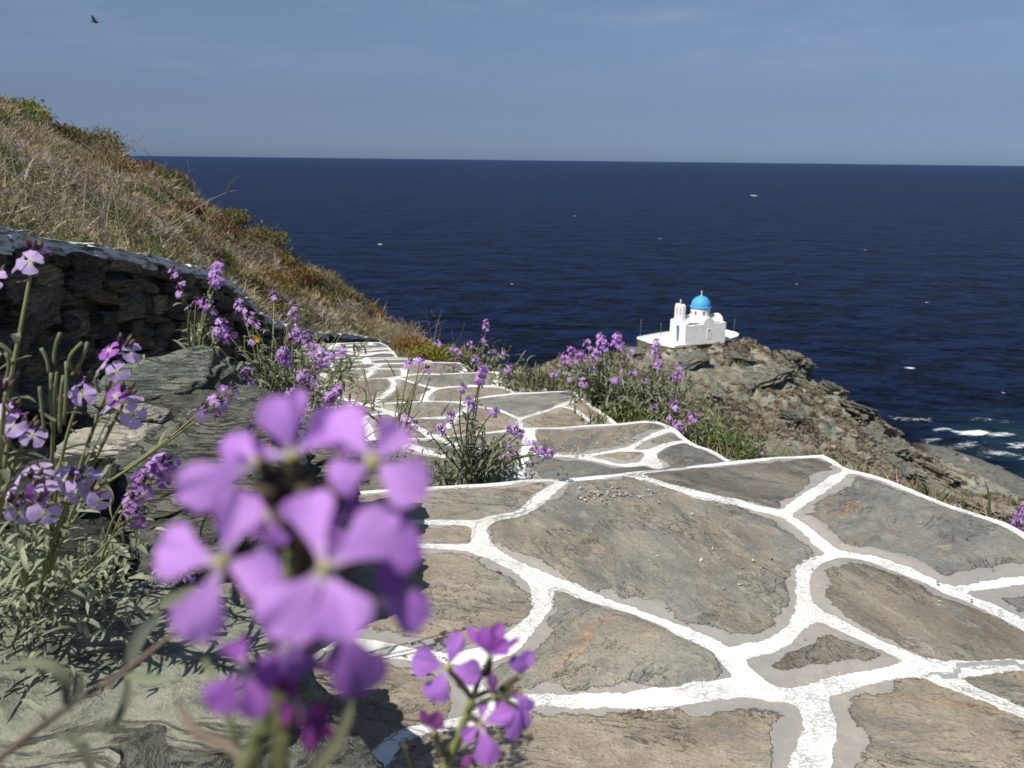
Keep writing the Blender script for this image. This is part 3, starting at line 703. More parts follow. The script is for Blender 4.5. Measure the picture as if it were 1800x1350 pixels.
# openings are real: build the facade as strips around the door and the bell arches
def facade_mesh(x0, x1):
    holes = [(-0.48, 0.48, 0.05, 2.05)] + [(-0.72, -0.28, HZ + 0.75, HZ + 1.75), (0.28, 0.72, HZ + 0.75, HZ + 1.75)]
    ys_ = np.arange(-WY - .003, WY + .004, (2 * WY + .006) / 92); zs_ = np.arange(0, HZ + 2.75, 0.05)
    def hin(y, z):
        for a, b, c, d in holes:
            cy, r = (a + b) / 2, (b - a) / 2
            if a < y < b and c < z < d: return True
            if z >= d and (y - cy) ** 2 + (z - d) ** 2 < r * r: return True
        for cy in (-0.5, 0.5):
            if (y - cy) ** 2 + (z - HZ - 0.35) ** 2 < 0.012: return True
        return False
    def top(y):
        ya, za = [q[0] for q in fc[1:-1]], [q[1] for q in fc[1:-1]]
        return np.interp(y, ya, za)
    V, F = [], []; vid = {}
    def v(y, z, x):
        k = (round(y, 4), round(z, 4), x)
        if k not in vid: vid[k] = len(V); V.append((x, y, z))
        return vid[k]
    ny, nzz = len(ys_) - 1, len(zs_) - 1
    solid = np.zeros((ny, nzz), bool)
    for i in range(ny):
        t = top((ys_[i] + ys_[i + 1]) / 2)
        for j in range(nzz):
            solid[i, j] = zs_[j] < t - 0.01 and not hin((ys_[i] + ys_[i + 1]) / 2, (zs_[j] + zs_[j + 1]) / 2)
    for i in range(ny):
        for j in range(nzz):
            if not solid[i, j]: continue
            ya, yb, za, zb = ys_[i], ys_[i + 1], zs_[j], zs_[j + 1]
            F.append((v(ya, za, x0), v(ya, zb, x0), v(yb, zb, x0), v(yb, za, x0))); F.append((v(ya, za, x1), v(yb, za, x1), v(yb, zb, x1), v(ya, zb, x1)))
            for di, dj_, e in ((-1, 0, (ya, za, ya, zb)), (1, 0, (yb, zb, yb, za)), (0, -1, (yb, za, ya, za)), (0, 1, (ya, zb, yb, zb))):
                a, b = i + di, j + dj_
                if not (0 <= a < ny and 0 <= b < nzz) or not solid[a, b]:
                    F.append((v(e[0], e[1], x0), v(e[0], e[1], x1), v(e[2], e[3], x1), v(e[2], e[3], x0)))
    return V, F
lmk('facade', *facade_mesh(-LX - 0.45, -LX - 0.003), M_white)
# vaults
def vault(x0, x1, r, zc, along_x=True, n=20):
    V, F = [], []
    for x in (x0, x1):
        for a in np.linspace(0, math.pi, n): V.append((x, r * math.cos(a), zc + 0.68 * r * math.sin(a)) if along_x else (r * math.cos(a) + 0.25, x, zc + r * math.sin(a)))
    F = [(i, i + 1, n + i + 1, n + i) for i in range(n - 1)] + [tuple(range(n)), tuple(range(2 * n - 1, n - 1, -1))]
    return V, F
lmk('roof', *merge(vault(-LX + 0.002, LX - 0.36, 1.37, HZ - 0.06), vault(-WY + 0.36, WY - 0.36, 0.9, HZ - 0.12, False), bx(-LX + 0.01, LX - 0.36, -WY + 0.36, WY - 0.36, HZ - 0.42, HZ - 0.32)), M_white, smooth=False)
def lathe(prof, n=40, cx=0, cy=0):
    V = [(cx + r * math.cos(t), cy + r * math.sin(t), z) for r, z in prof for t in np.linspace(0, 2 * math.pi, n, endpoint=False)]
    F = [(j * n + i, j * n + (i + 1) % n, (j + 1) * n + (i + 1) % n, (j + 1) * n + i) for j in range(len(prof) - 1) for i in range(n)]
    return V, F
DX = 0.05; ZD = HZ + 1.95
drum = lmk('drum', *lathe([(1.46, HZ - 0.3), (1.46, ZD), (1.3, ZD + 0.02)], 48, DX), M_white, smooth=False)
dome = lmk('dome', *lathe([(1.44, ZD - .02), (1.60, ZD), (1.62, ZD + 0.10), (1.58, ZD + 0.17), (1.46, ZD + 0.18)] + [(1.46 * math.cos(a), ZD + 0.18 + 1.5 * math.sin(a)) for a in np.linspace(0.02, math.pi / 2 - 0.001, 22)], 48, DX), M_blue, smooth=True)
def cross(x, y, z, h, m, par, t=0.05):
    return lmk('cross', *merge(bx(x - t, x + t, y - t, y + t, z, z + h), bx(x - t + .004, x + t - .004, y - h * 0.27, y - t, z + h * 0.58, z + h * 0.58 + 2 * t), bx(x - t + .004, x + t - .004, y + t, y + h * 0.27, z + h * 0.58, z + h * 0.58 + 2 * t)), m, par)
M_cross = mat_simple('cross_white', (0.72, 0.73, 0.74), 0.5, 5, 0.05)
lmk('finial', *lathe([(0.12, ZD + 1.66), (0.10, ZD + 1.80), (0.02, ZD + 1.86)], 12, DX), M_cross, dome)
cross(DX, 0, ZD + 1.8, 0.62, M_cross, dome, 0.045)
cross(-LX - 0.22, 0.0, HZ + 2.5, 0.75, M_cross, bpy.data.objects['facade'], 0.055)
for k in (0.25, -0.9, -1.75, -2.6, 1.4, 2.3, 3.0):     # small drum windows in shallow surrounds
    a = k; c, s_ = math.cos(a), math.sin(a)
    V, F = [], []
    pr = [(-0.13, -0.32), (0.13, -0.32)] + arc(0, 0.12, 0.13, 0, math.pi, 8)
    n_ = len(pr)
    for rr_ in (1.42, 1.475): V += [(DX + rr_ * c - u_ * s_, rr_ * s_ + u_ * c, HZ + 1.3 + v_) for u_, v_ in pr]
    F = [tuple(range(n_, 2 * n_))] + [(i, (i + 1) % n_, n_ + (i + 1) % n_, n_ + i) for i in range(n_)]
    lmk('window', V, F, M_dark, drum)
# door and its arch light
pr = [(-0.46, 0.05), (0.46, 0.05), (0.46, 2.05)] + arc(0, 2.05, 0.46, 0.05, math.pi - .05, 10) + [(-0.46, 2.05)]
door = lmk('door', *yprism([(-0.46, 0.06), (0.46, 0.06), (0.46, 2.0), (-0.46, 2.0)], -LX - 0.24, -LX - 0.18), M_doorblue)
lmk('arch_pane', *yprism([(0.46, 2.03)] + arc(0, 2.03, 0.46, 0.05, math.pi - .05, 10) + [(-0.46, 2.03)], -LX - 0.22, -LX - 0.16), M_dark, door)
lmk('panel_strip', *merge(yprism([(-0.02, 0.1), (0.02, 0.1), (0.02, 1.98), (-0.02, 1.98)], -LX - 0.27, -LX - 0.24), yprism([(-0.42, 1.0), (0.42, 1.0), (0.42, 1.06), (-0.42, 1.06)], -LX - 0.268, -LX - 0.242)), M_dark, door)
lmk('handle', *bx(-LX - 0.30, -LX - 0.27, 0.06, 0.12, 0.95, 1.05), M_metal, door)
# bells
for yb in (-0.5, 0.5):
    lmk('bell', *[f for f in lathe([(0.02, HZ + 1.62), (0.07, HZ + 1.55), (0.10, HZ + 1.35), (0.17, HZ + 1.22)], 12, -LX - 0.22, yb)], M_dark, bpy.data.objects['facade'])
# arched wall window with surround and pale pierced screen
cx = 0.35
ow_ = [(cx - 0.34, 0.75), (cx + 0.34, 0.75), (cx + 0.34, 1.95)] + arc(cx, 1.95, 0.34, 0.05, math.pi - 0.05, 10) + [(cx - 0.34, 1.95)]
wf = lmk('window', *prism(ow_, -WY - 0.05, -WY + .01), M_white)
lmk('pane', *prism([(cx - 0.14, 1.85), (cx + 0.16, 1.85), (cx + 0.16, 1.95)] + arc(cx, 1.95, 0.16, 0.05, math.pi - .05, 8), -WY - 0.066, -WY - 0.05), M_dark, wf)
fret = [bx(cx - 0.13 + 0.06 * (k % 2), cx - 0.05 + 0.06 * (k % 2), -WY - 0.064, -WY - 0.05, 1.7 - 0.16 * k, 1.77 - 0.16 * k) for k in range(6)]
for fr1 in fret: lmk('screen_hole', *fr1, M_dark, wf)
# terrace: white floor with a low lip above a stone base; outline in chapel coordinates
def chl(px, py, z=0.0):
    p = onz(px, py, TERZ + z); d = p[:2] - CH[:2]; return (d @ ax, d @ axn)
ol = [chl(1119.5, 594), chl(1140, 601.5), chl(1186, 610), chl(1240, 602.5), chl(1284, 596.5), chl(1297, 592), chl(1299, 588), chl(1292, 584.5), chl(1276, 581), chl(1240, 577), chl(1175, 584), chl(1145, 588.5)]
ol = [tuple(q) for q in ol]
ter = empty('terrace', (CH[0], CH[1], TERZ), 'white terrace on a low stone base carrying the blue domed chapel', 'terrace'); ter.rotation_euler = (0, 0, rot)
def poly_prism(o_, z0, z1): 
    n = len(o_); V = [(x, y, z0) for x, y in o_] + [(x, y, z1) for x, y in o_]
    return V, [tuple(range(n))[::-1], tuple(range(n, 2 * n))] + [(i, (i + 1) % n, n + (i + 1) % n, n + i) for i in range(n)]
cxy = np.mean(ol, axis=0)
def scl(k): return [tuple(cxy + (np.array(q) - cxy) * k) for q in ol]
def ring_(o1, o2, z0, z1):
    n = len(o1); V = [(x, y, z) for z in (z0, z1) for o_ in (o1, o2) for x, y in o_]
    F = []
    for i in range(n):
        j = (i + 1) % n
        F += [(2 * n + i, 2 * n + j, 3 * n + j, 3 * n + i), (i, j, 2 * n + j, 2 * n + i), (n + j, n + i, 3 * n + i, 3 * n + j)]
    return V, F
lmk('floor', *poly_prism(scl(0.975), -0.5, -0.02), M_whitefloor, ter)
lmk('stone_base', *poly_prism(scl(0.985), -2.4, -0.03), M_terr, ter)
lmk('parapet', *ring_(scl(1.0), scl(0.965), -0.16, 0.14), M_white, ter)
lmk('stone_seat', *merge(bx(-5.9, -5.2, -4.9, -4.2, -0.1, 0.35), bx(-4.4, -2.9, -4.7, -4.2, -0.1, 0.3)), M_terr, ter)
def pole(px, py, D, h, label):
    p = P(px, py, D); r_ = empty('thin_pole', p, label, 'pole', 'thin poles round the chapel terrace')  # plain thin pole, purpose unknown
    g = G(); tube(g, [p, p + [0, 0, h * 0.5], p + [0.02, 0, h]], 0.022, 0.018, (.3, .3, .32), 6); g.build('shaft', M_metal, r_)
    g = G(); tube(g, [p + [0, 0, -0.02], p + [0, 0, 0.12]], 0.11, 0.08, (.3, .3, .3), 8); g.build('foot', M_metal, r_)
    g = G(); tube(g, [p + [0.02, 0, h], p + [0.02, 0, h + .08]], 0.05, 0.02, (.3, .3, .3), 6); g.build('cap', M_metal, r_)
pole(1125.5, 590, 113.5, 2.2, 'thin pole at the far left corner of the chapel terrace')
pole(1161, 589, 113, 1.7, 'thin pole on the terrace just left of the chapel front')
pole(1289.5, 588, 118, 2.2, 'thin pole at the rounded right end of the chapel terrace')

# ------------------------------------------------------------------ scrub and boulders on the headland
rs = np.random.default_rng(21)
g = G()
cnt = 0
cand = np.c_[rs.uniform(2, 82, 26000), rs.uniform(24, 122, 26000)]
dm = fbm(np.c_[cand * 0.11, np.zeros(len(cand))], 41, 3)
for (x, y), m_ in zip(cand, dm):
    z = prom_at(x, y)
    if z < -34 or m_ < (-0.25 if x < 42 else 0.05): continue
    l_ = terr_local(np.array([[x, y]]))[0]
    if abs(l_[0] + 0.8) < 8.4 and abs(l_[1]) < 4.6: continue
    nxp = prom_at(x + 0.5, y) - prom_at(x - 0.5, y); nyp = prom_at(x, y + .5) - prom_at(x, y - .5)
    if abs(nxp) + abs(nyp) > 1.7: continue
    r = rs.uniform(0.25, 0.75) * (1.3 if rs.random() < 0.25 else 1); h = r * rs.uniform(0.45, 0.8)
    k = int(26 + r * 50)
    d = rs.normal(size=(k, 3)); d[:, 2] = np.abs(d[:, 2]); d /= np.linalg.norm(d, axis=1)[:, None]
    c0 = np.array([x, y, z - 0.08]) + d * np.array([r, r, h]) * rs.uniform(0.55, 1.0, (k, 1))
    s = rs.normal(size=(k, 3)) * 0.11; t = d * 0.16 + rs.normal(size=(k, 3)) * 0.07
    V = np.stack([c0 - s, c0 + s, c0 + t], 1).reshape(-1, 3)
    base = np.array([[0.22, 0.175, 0.13] if x > 26 or rs.random() < .5 else [.15, .17, .075], [0.26, 0.215, 0.16], [0.19, 0.18, 0.115], [0.30, 0.255, 0.195]][rs.integers(0, 4)]) * rs.uniform(0.8, 1.15)
    cc = base * rs.uniform(0.75, 1.25, (k, 1)); g.add(V, np.arange(3 * k).reshape(-1, 3), np.repeat(cc, 3, 0)); cnt += 1
    if cnt > 4200: break
tag(g.build('dry_scrub', M_dry, None, False), 'low brown dried scrub covering the slopes of the far headland', 'scrub', kind='stuff')

g = G(); q = np.random.default_rng(33); cn = 0
while cn < 620:
    x, y = q.uniform(4, 82), q.uniform(40, 120); z = prom_at(x, y)
    if z < -36.8: continue
    l_ = terr_local(np.array([[x, y]]))[0]
    if abs(l_[0] + 0.8) < 8.4 and abs(l_[1]) < 4.8: continue
    if rock_mask(np.array([[x, y]]))[0] < q.random() or (x < 36 and q.random() < .7): continue
    s_ = q.uniform(.15, .42) * (1.9 if q.random() < .12 else 1)
    V = np.array([[a, b, c] for a in (-1, 1) for b in (-1, 1) for c in (-1, 1)], float) * q.uniform(.6, 1.1, (8, 3)) * np.array([1.3, .9, .45]) * s_
    Rm = np.array(Matrix.Rotation(q.uniform(0, 6.3), 3, 'Z') @ Matrix.Rotation(q.normal() * .25, 3, 'X') @ Matrix.Rotation(q.normal() * .3 - .25, 3, 'Y'))
    c_ = np.array([[.30, .285, .235], [.23, .225, .19], [.40, .36, .28], [.19, .19, .165]][q.integers(0, 4)]) * q.uniform(.8, 1.15)
    g.add(V @ Rm.T + [x, y, z + s_ * .12], np.array([[0, 1, 3, 2], [4, 6, 7, 5], [0, 4, 5, 1], [2, 3, 7, 6], [0, 2, 6, 4], [1, 5, 7, 3]]), c_); cn += 1
def mat_scree():
    m = newmat('scree_rock'); n = N(m); c = n.attr('Col').outputs[0]; p = n.n('ShaderNodeNewGeometry').outputs['Position']
    v = n.noise(n.map(p, (1, 1, 4)), 2.2, 5, .7); cc = n.mix(n.rng(v, .35, .65), n.mix(0.5, c, (.08, .08, .07)), c)
    n.out(n.bsdf(cc, .9, n.bump(v, .8, .15), .1)); return m
tag(g.build('scree', mat_scree(), None, False), 'loose broken blocks of grey and tan rock strewn over the headland', 'rocks', kind='stuff')
def ico(sub):
    import bmesh
    bm = bmesh.new(); bmesh.ops.create_icosphere(bm, subdivisions=sub, radius=1); V = np.array([v.co[:] for v in bm.verts]); F = np.array([[v.index for v in f.verts] for f in bm.faces]); bm.free(); return V, F
ICO = {k: ico(k) for k in (3, 4, 5, 6)}
def rock(name, c, size, rotz=0, tilt=(0, 0), seed=0, mat=None, sub=5, box=0.55, layers=9, rough=0.10, label=None, cat='rock', group=None, lay_amp=0.035):
    """a split-bedded boulder: rounded box, worn by noise, with bedding ledges cut round it"""
    V, F = ICO[sub]; V = V.copy()
    q = np.sign(V) * np.abs(V) ** (1 - box * 0.55); q /= np.max(np.abs(q), axis=1)[:, None] ** box * np.linalg.norm(q, axis=1)[:, None] ** (1 - box)
    n1 = fbm(q * 1.3 + seed * 7.1, seed, 3)[:, None]; n2 = fbm(q * np.array([3, 3, 8]) + seed, seed + 3, 4)[:, None]
    Vn = q * (1 + 0.16 * n1 + rough * 0.5 * n2)
    lay = (Vn[:, 2] + 0.12 * fbm(q * 1.7 + 3 + seed, seed + 5, 2)) * layers; fr = lay - np.floor(lay); off = hash3(np.floor(lay).astype(int), np.zeros(len(V), int), np.zeros(len(V), int), seed) - 0.5
    k = (1 + lay_amp * 2 * off - lay_amp * 2.4 * np.exp(-((fr - 0.5) / 0.12) ** 2))[:, None]
    Vn = Vn * np.concatenate([k, k, np.ones_like(k)], 1)
    Vn = Vn * np.asarray(size)
    Rz = np.array(Matrix.Rotation(rotz, 3, 'Z') @ Matrix.Rotation(tilt[0], 3, 'X') @ Matrix.Rotation(tilt[1], 3, 'Y'))
    Vn = Vn @ Rz.T
    o = mk(name, Vn, F, mat or M_rock, None, True); o.location = tuple(c)
    if label: tag(o, label, cat, group)
    return o
def sharp(o):
    o.data.polygons.foreach_set('use_smooth', np.zeros(len(o.data.polygons), bool)); return o
M_far_rock = mat_rock('outcrop_rock', (0.15, 0.155, 0.135), (0.33, 0.32, 0.26), (0.50, 0.45, 0.36), 0.5, layer=(1, 1, 6), rot=(0.1, 0.3, 0), pale=0.3, dist=0.3)
M_far_tan = mat_rock('tan_outcrop', (0.26, 0.22, 0.16), (0.42, 0.36, 0.27), (0.52, 0.47, 0.38), 0.3, layer=(1, 1, 5), rot=(0.1, 0.3, 0.4), pale=0.5, dist=0.3)
fr_ = [(1335, 676, 100, (3.4, 1.9, 0.8), .5, (0.1, -0.25), M_far_rock, 'dark bedded outcrop under the right shoulder of the headland'),
       (1395, 660, 104, (1.8, 2.0, 1.5), .3, (0.1, 0.3), M_far_rock, 'upright bedded crag at the right shoulder of the headland'),
       (1205, 655, 101, (2.8, 1.3, 0.5), .4, (0.2, -0.25), M_far_rock, 'grey green outcrop just below the chapel terrace'),
       (1300, 646, 104, (1.8, 1.2, 0.45), .2, (0.2, 0.2), M_far_rock, 'grey outcrop below the rounded end of the terrace'),
       (1128, 622, 110, (2.5, 1.4, 0.8), .1, (0.1, 0.1), M_far_rock, 'small dark ledge below the left corner of the terrace'),
       (1432, 690, 101, (1.3, 1.1, 0.9), .7, (0.4, 0.3), M_far_tan, 'pale angular boulder on the skyline right of the outcrops'),
       (1462, 702, 100, (1.7, 1.0, 0.8), .2, (0.2, 0.4), M_far_rock, 'grey boulder on the skyline beside the pale one'),
       (1505, 735, 97, (3.2, 2.0, 1.0), .9, (0.2, 0.3), M_far_rock, 'jagged bedded ledge halfway down the right skyline'),
       (1545, 748, 96, (2.2, 1.7, 1.1), .3, (0.1, 0.5), M_far_tan, 'tan crag near the lower end of the right skyline'),
       (1520, 775, 93, (2.4, 1.8, 1.0), 1.3, (0.2, -0.3), M_far_rock, 'broken grey ledge below the lower skyline crag'),
       (1600, 788, 92, (2.2, 1.8, 0.7), .5, (0.1, 0.3), M_far_tan, 'smooth tan slab beside the flat shore rocks'),
       (1640, 818, 88, (2.9, 2.8, 1.0), .9, (0.25, 0.35), M_far_tan, 'large smooth tan slab above the shore rocks'),
       (1560, 800, 90, (1.7, 1.4, 0.9), .2, (0.1, -0.3), M_far_rock, 'dark overhanging block left of the large tan slab'),
       (1580, 838, 84, (2.2, 1.5, 1.0), 2.0, (0.2, -0.2), M_far_rock, 'rough grey block below the large tan slab'),
       (1500, 812, 84, (1.5, 1.3, 0.8), 2.4, (0.2, -0.2), M_far_tan, 'small tan block just beyond the path edge'),
       (1740, 900, 76, (3.0, 2.4, 1.1), .5, (0.1, 0.25), M_far_tan, 'pale slab with dark cracks at the right of the photo'),
       (1400, 745, 90, (2.0, 1.4, 0.8), .5, (0.2, 0.2), M_far_rock, 'dark bedded outcrop in the middle of the brown slope'),
       (1240, 705, 90, (1.5, 1.0, 0.5), .5, (0.2, 0.2), M_far_tan, 'small pale ledge in the brown scrub below the chapel')]
for k, (px, py, D, sz, rz, tl, m_, lab_) in enumerate(fr_):
    p = P(px, py, D); z = prom_at(p[0], p[1])
    sharp(rock('outcrop', (p[0], p[1], z + sz[2] * 0.15), sz, rz, tl, 50 + k, m_, 5, 0.75, 8, 0.42, lab_, 'outcrop', 'rock outcrops on the headland', 0.09))

# ------------------------------------------------------------------ near bank on the right of the path
chain = np.vstack([right_chain[i][:-1] for i in range(8, -1, -1)][::1])
zc = np.concatenate([np.full(len(right_chain[i]) - 1, -H * i) for i in range(8, -1, -1)])
srt = np.argsort(-chain[:, 1]); chain, zc = chain[srt], zc[srt]
ci = resample(np.c_[chain, zc], 220); 
ks = np.ones(9) / 9
for a in (0, 1): ci[4:-4, a] = np.convolve(ci[:, a], ks, 'valid')
outw = np.array([0.95, 0.32]); rows = []
tt = np.r_[-0.22, -0.1, 0.0, np.geomspace(0.06, 26, 34)]
for t in tt:
    drop = 0.10 + 0.33 * max(t, 0) + 0.25 * max(t, 0) ** 1.05 if t > 0 else 0.12 + 0.1 * -t
    q = ci.copy(); q[:, 0] += outw[0] * t; q[:, 1] += outw[1] * t; q[:, 2] -= drop
    q[:, 2] += 0.05 * min(1, max(t, 0) * 3) * fbm(np.c_[q[:, :2] * 2.5, np.zeros(len(q))], 6, 4) + 0.35 * min(1, max(t - 0.5, 0) / 4) * fbm(np.c_[q[:, :2] * 0.5, np.zeros(len(q))], 16, 4)
    rows.append(q)
B = np.stack(rows, 1)
tag(mk('bank', B.reshape(-1, 3), gridF(len(ci), len(tt)), M_soil, smooth=True), kind='structure')

# ------------------------------------------------------------------ verge between path and wall, hillside above the wall
wt = [(-2.15, -0.8), (-2.02, 0.6), (-1.93, 2.0)]
WT = [P(-260, 385, 1.7), P(0, 411, 3.0), P(95, 428, 3.5), P(210, 449, 4.2), P(300, 468, 5.0), P(364, 481, 5.7), P(398, 506, 6.2), P(425, 535, 6.9), P(450, 556, 7.9), P(490, 572, 9.2), P(535, 582, 10.6), P(600, 588, 11.9), P(640, 593, 12.6), P(672, 600, 13.2), P(700, 606, 13.8)]
WTc = resample(catmull(WT, 300), 300)
def wall_top(y): return np.array([np.interp(y, WTc[:, 1], WTc[:, 0]), y, np.interp(y, WTc[:, 1], WTc[:, 2])])
def path_left(y): return np.interp(y, [-0.6, 0.5, 0.75, 0.95, 1.15, 2.0, 2.8, 4.0, 6, 9.6, 14], [-0.12, -0.16, -0.30, -0.42, -0.56, -0.80, -0.95, -1.15, -1.6, -2.3, -2.6])
def path_z(y): return np.interp(y, [2.0, 2.01, 9.7, 16], [0, -0.05, -1.45, -2.9])
def verge_z(x, y):
    xl = path_left(y); xw = np.interp(y, WTc[:, 1], WTc[:, 0]) if True else -1.9
    u = np.clip((xl - x) / np.maximum(xl - xw, 0.2), -1, 1)
    rise = np.interp(y, [0, 1.0, 1.5, 3.5, 6, 14], [0.28, 0.26, 0.14, 0.10, 0.05, 0.0])
    return path_z(y) - 0.03 + rise * np.clip(u * 1.3, -0.25, 1)
yv = np.linspace(-0.8, 15, 260); uv = np.linspace(-0.18, 1.12, 50)
VV = []
for y in yv:
    xl, xw = path_left(y), np.interp(y, WTc[:, 1], WTc[:, 0])
    for u in uv: VV.append((xl + (xw - xl) * u, y, 0))
VV = np.array(VV); VV[:, 2] = verge_z(VV[:, 0], VV[:, 1]) + 0.02 * fbm(VV * 6, 4, 4)
VV[:, 2] -= 0.10 * (VV[:, 0] > path_left(VV[:, 1]) + 0.02)
tag(mk('verge', VV, gridF(len(yv), len(uv)), M_soil, smooth=True), kind='structure')

# wall -----------------------------------------------------------------
rw = np.random.default_rng(12)
wroot = empty('stone_wall', wall_top(4.0) - [0, 0, 0.8], 'dark drystone retaining wall with whitewashed coping along the left of the path', 'wall')
sw = np.r_[0, np.cumsum(np.linalg.norm(np.diff(WTc, axis=0), axis=1))]
def wpos(s):
    s = min(max(s, 0), sw[-1] - 0.01)
    p = np.array([np.interp(s, sw, WTc[:, k]) for k in range(3)]); q = np.array([np.interp(s + 0.05, sw, WTc[:, k]) for k in range(3)]) 
    t = q - p; th_ = nrm(np.array([t[0], t[1], 0])); return p, nrm(t), np.array([th_[1], -th_[0], 0])
def stone_block(c, t, nn, L, Hh, Dp, seed, g, sub=4, rough=0.09, col_=(1, 1, 1)):
    V, F = ICO[sub]; q = np.sign(V) * np.abs(V) ** 0.55; q = q / np.max(np.abs(q), axis=1)[:, None] ** 0.8 / np.linalg.norm(q, axis=1)[:, None] ** .2 * 1.05
    n1 = fbm(q * np.array([1.5, 1.5, 2.2]) + seed * 3.3, seed, 3)[:, None]; n2 = fbm(q * np.array([4, 4, 9]) + seed, seed + 9, 3)[:, None]; q = q * (1 + rough * 1.3 * n1 + 0.06 * n2)
    up = nrm(np.cross(nn, t)); up = up if up[2] > 0 else -up
    W = c + q[:, :1] * t * L / 2 + q[:, 1:2] * nn * Dp / 2 + q[:, 2:] * up * Hh / 2
    g.add(W, F, col_)
g = G(); k = 0
for row in range(0, 13):
    s = rw.uniform(0, 0.2); zoff = -0.085 - row * 0.078
    while s < sw[-1] - 0.1:
        L = rw.uniform(0.12, 0.42) * (1.3 if rw.random() < .2 else 1); hh = rw.uniform(0.035, 0.105)
        p, t, nn = wpos(s + L / 2)
        if p[1] < 0.8: s += L; continue
        c = p + np.array([0, 0, zoff + rw.uniform(-0.02, 0.02)]) + nn * rw.uniform(-0.05, 0.03)
        if c[2] > verge_z(np.array([c[0]]), np.array([c[1]]))[0] - 0.12:
            stone_block(c, nrm(t + np.array([0, 0, rw.uniform(-0.09, 0.09)])), nn, L * 0.98, hh, 0.18, k, g, col_=np.array([[1, .97, .9], [.62, .62, .6], [1.5, 1.4, 1.22], [.85, .85, .82], [1.2, 1.05, .82]][k % 5]) * rw.uniform(.8, 1.2)); k += 1
        s += L * 0.97
g.build('stonework', M_wall, wroot, False)
# core behind the face stones
ss = np.linspace(0.0, sw[-1] - 0.02, 160); V = []
for s in ss:
    p, t, nn = wpos(s)
    for dn, dz in ((-0.32, -1.5), (-0.32, -0.05), (0.018, -0.05), (0.018, -1.5)): V.append(p + nn * dn + [0, 0, dz])
V = np.array(V); V += 0.02 * np.stack([fbm(V * 7 + 50 * j, j, 3) for j in range(3)], 1)
i_ = np.arange(159)[:, None] * 4; F = np.vstack([np.stack([i_[:, 0] + a, i_[:, 0] + (a + 1) % 4, i_[:, 0] + 4 + (a + 1) % 4, i_[:, 0] + 4 + a], 1) for a in range(4)])
mk('core', local(V, wroot), F, M_mortar, wroot, True)
g = G(); s = 0.05; k = 300
while s < sw[-1] - 0.3:
    L = rw.uniform(0.38, 0.75) if wpos(s)[0][1] < 7.5 else rw.uniform(0.3, 0.5)
    p, t, nn = wpos(s + L / 2); hh = rw.uniform(0.06, 0.085)
    V, F = ICO[5]; q = np.sign(V) * np.abs(V) ** 0.4; q = q / np.max(np.abs(q), axis=1)[:, None] ** 0.9 / np.linalg.norm(q, axis=1)[:, None] ** .1
    q = q * (1 + 0.07 * fbm(q * np.array([2.2, 2.2, 3]) + k, k, 4)[:, None])
    tq = nrm(t + np.array([rw.uniform(-.02, .02), 0, rw.uniform(-.02, .02)])); up = nrm(np.cross(tq, nn)); up = up if up[2] > 0 else -up
    Dp = rw.uniform(0.36, 0.42)
    W = p + nn * (-0.11 + rw.uniform(-.012, .012)) + [0, 0, -hh * 0.35 + rw.uniform(-.006, .006)] + q[:, :1] * tq * L * 0.5 + q[:, 1:2] * nn * Dp / 2 + q[:, 2:] * up * hh * 0.55
    g.add(W, F, (1, 1, 1)); s += L * 0.985; k += 1
g.build('coping', M_coping, wroot, False)

# hillside ---------------------------------------------------------------
CR = [P(-420, -52, 13), P(-200, 68, 14), P(0, 186, 15), P(60, 223, 15.5), P(130, 250, 16), P(180, 263, 16), P(230, 296, 16), P(300, 333, 16), P(370, 380, 16), P(430, 420, 16), P(500, 458, 16), P(560, 493, 16), P(620, 530, 16), P(660, 564, 16), P(720, 598, 15.6), P(770, 633, 15.2), P(800, 658, 15)]
CRc = resample(catmull(CR, 200), 200); WTh = resample(np.vstack([WTc, P(760, 650, 14.4)]), 200)
nv_ = 110; vs = np.r_[np.linspace(-0.02, 1, 80), 1 + np.geomspace(0.012, 1.6, 30)]
HS = np.zeros((200, nv_, 3))
for j, v in enumerate(vs):
    if v <= 1:
        q = WTh * (1 - v) + CRc * v; q[:, 2] -= 0.06 * (1 - v) ** 2; q[:, 2] -= 0.35 * np.sin(math.pi * max(0, v)) * 0.3
        q[:, 0] -= 0.18 * (1 - max(v, 0)) ** 4
    else:
        e = v - 1; q = CRc + (CRc - WTh) * e * 0.9; q[:, 2] = CRc[:, 2] - 5.5 * e - 10 * e * e
    HS[:, j] = q
pf = HS.reshape(-1, 3); amp = np.clip(np.tile(vs, 200) * 3, 0, 1)
pf[:, 2] += amp * (0.14 * fbm(np.c_[pf[:, :2] * 0.9, np.zeros(len(pf))], 61, 4) + 0.05 * fbm(np.c_[pf[:, :2] * 3.1, np.zeros(len(pf))], 62, 3))
tag(mk('hillside', pf, gridF(200, nv_), M_soil, smooth=True), kind='structure')
HSg = pf.reshape(200, nv_, 3)
def hs_pt(a, b):     # a along 0..1, b = v parameter
    i = a * 198.99; j = np.interp(b, vs, np.arange(nv_)); i0, j0 = int(i), min(int(j), nv_ - 2); fi, fj = i - i0, j - j0
    return (HSg[i0, j0] * (1 - fi) + HSg[i0 + 1, j0] * fi) * (1 - fj) + (HSg[i0, j0 + 1] * (1 - fi) + HSg[i0 + 1, j0 + 1] * fi) * fj
def project(p):
    d = np.asarray(p) - CAM; z = d @ _f; return 900 + FPX * (d @ _r) / z, 675 - FPX * (d @ _u) / z
rh = np.random.default_rng(77)
def nrm_rows(a): return a / np.linalg.norm(a, axis=1)[:, None]
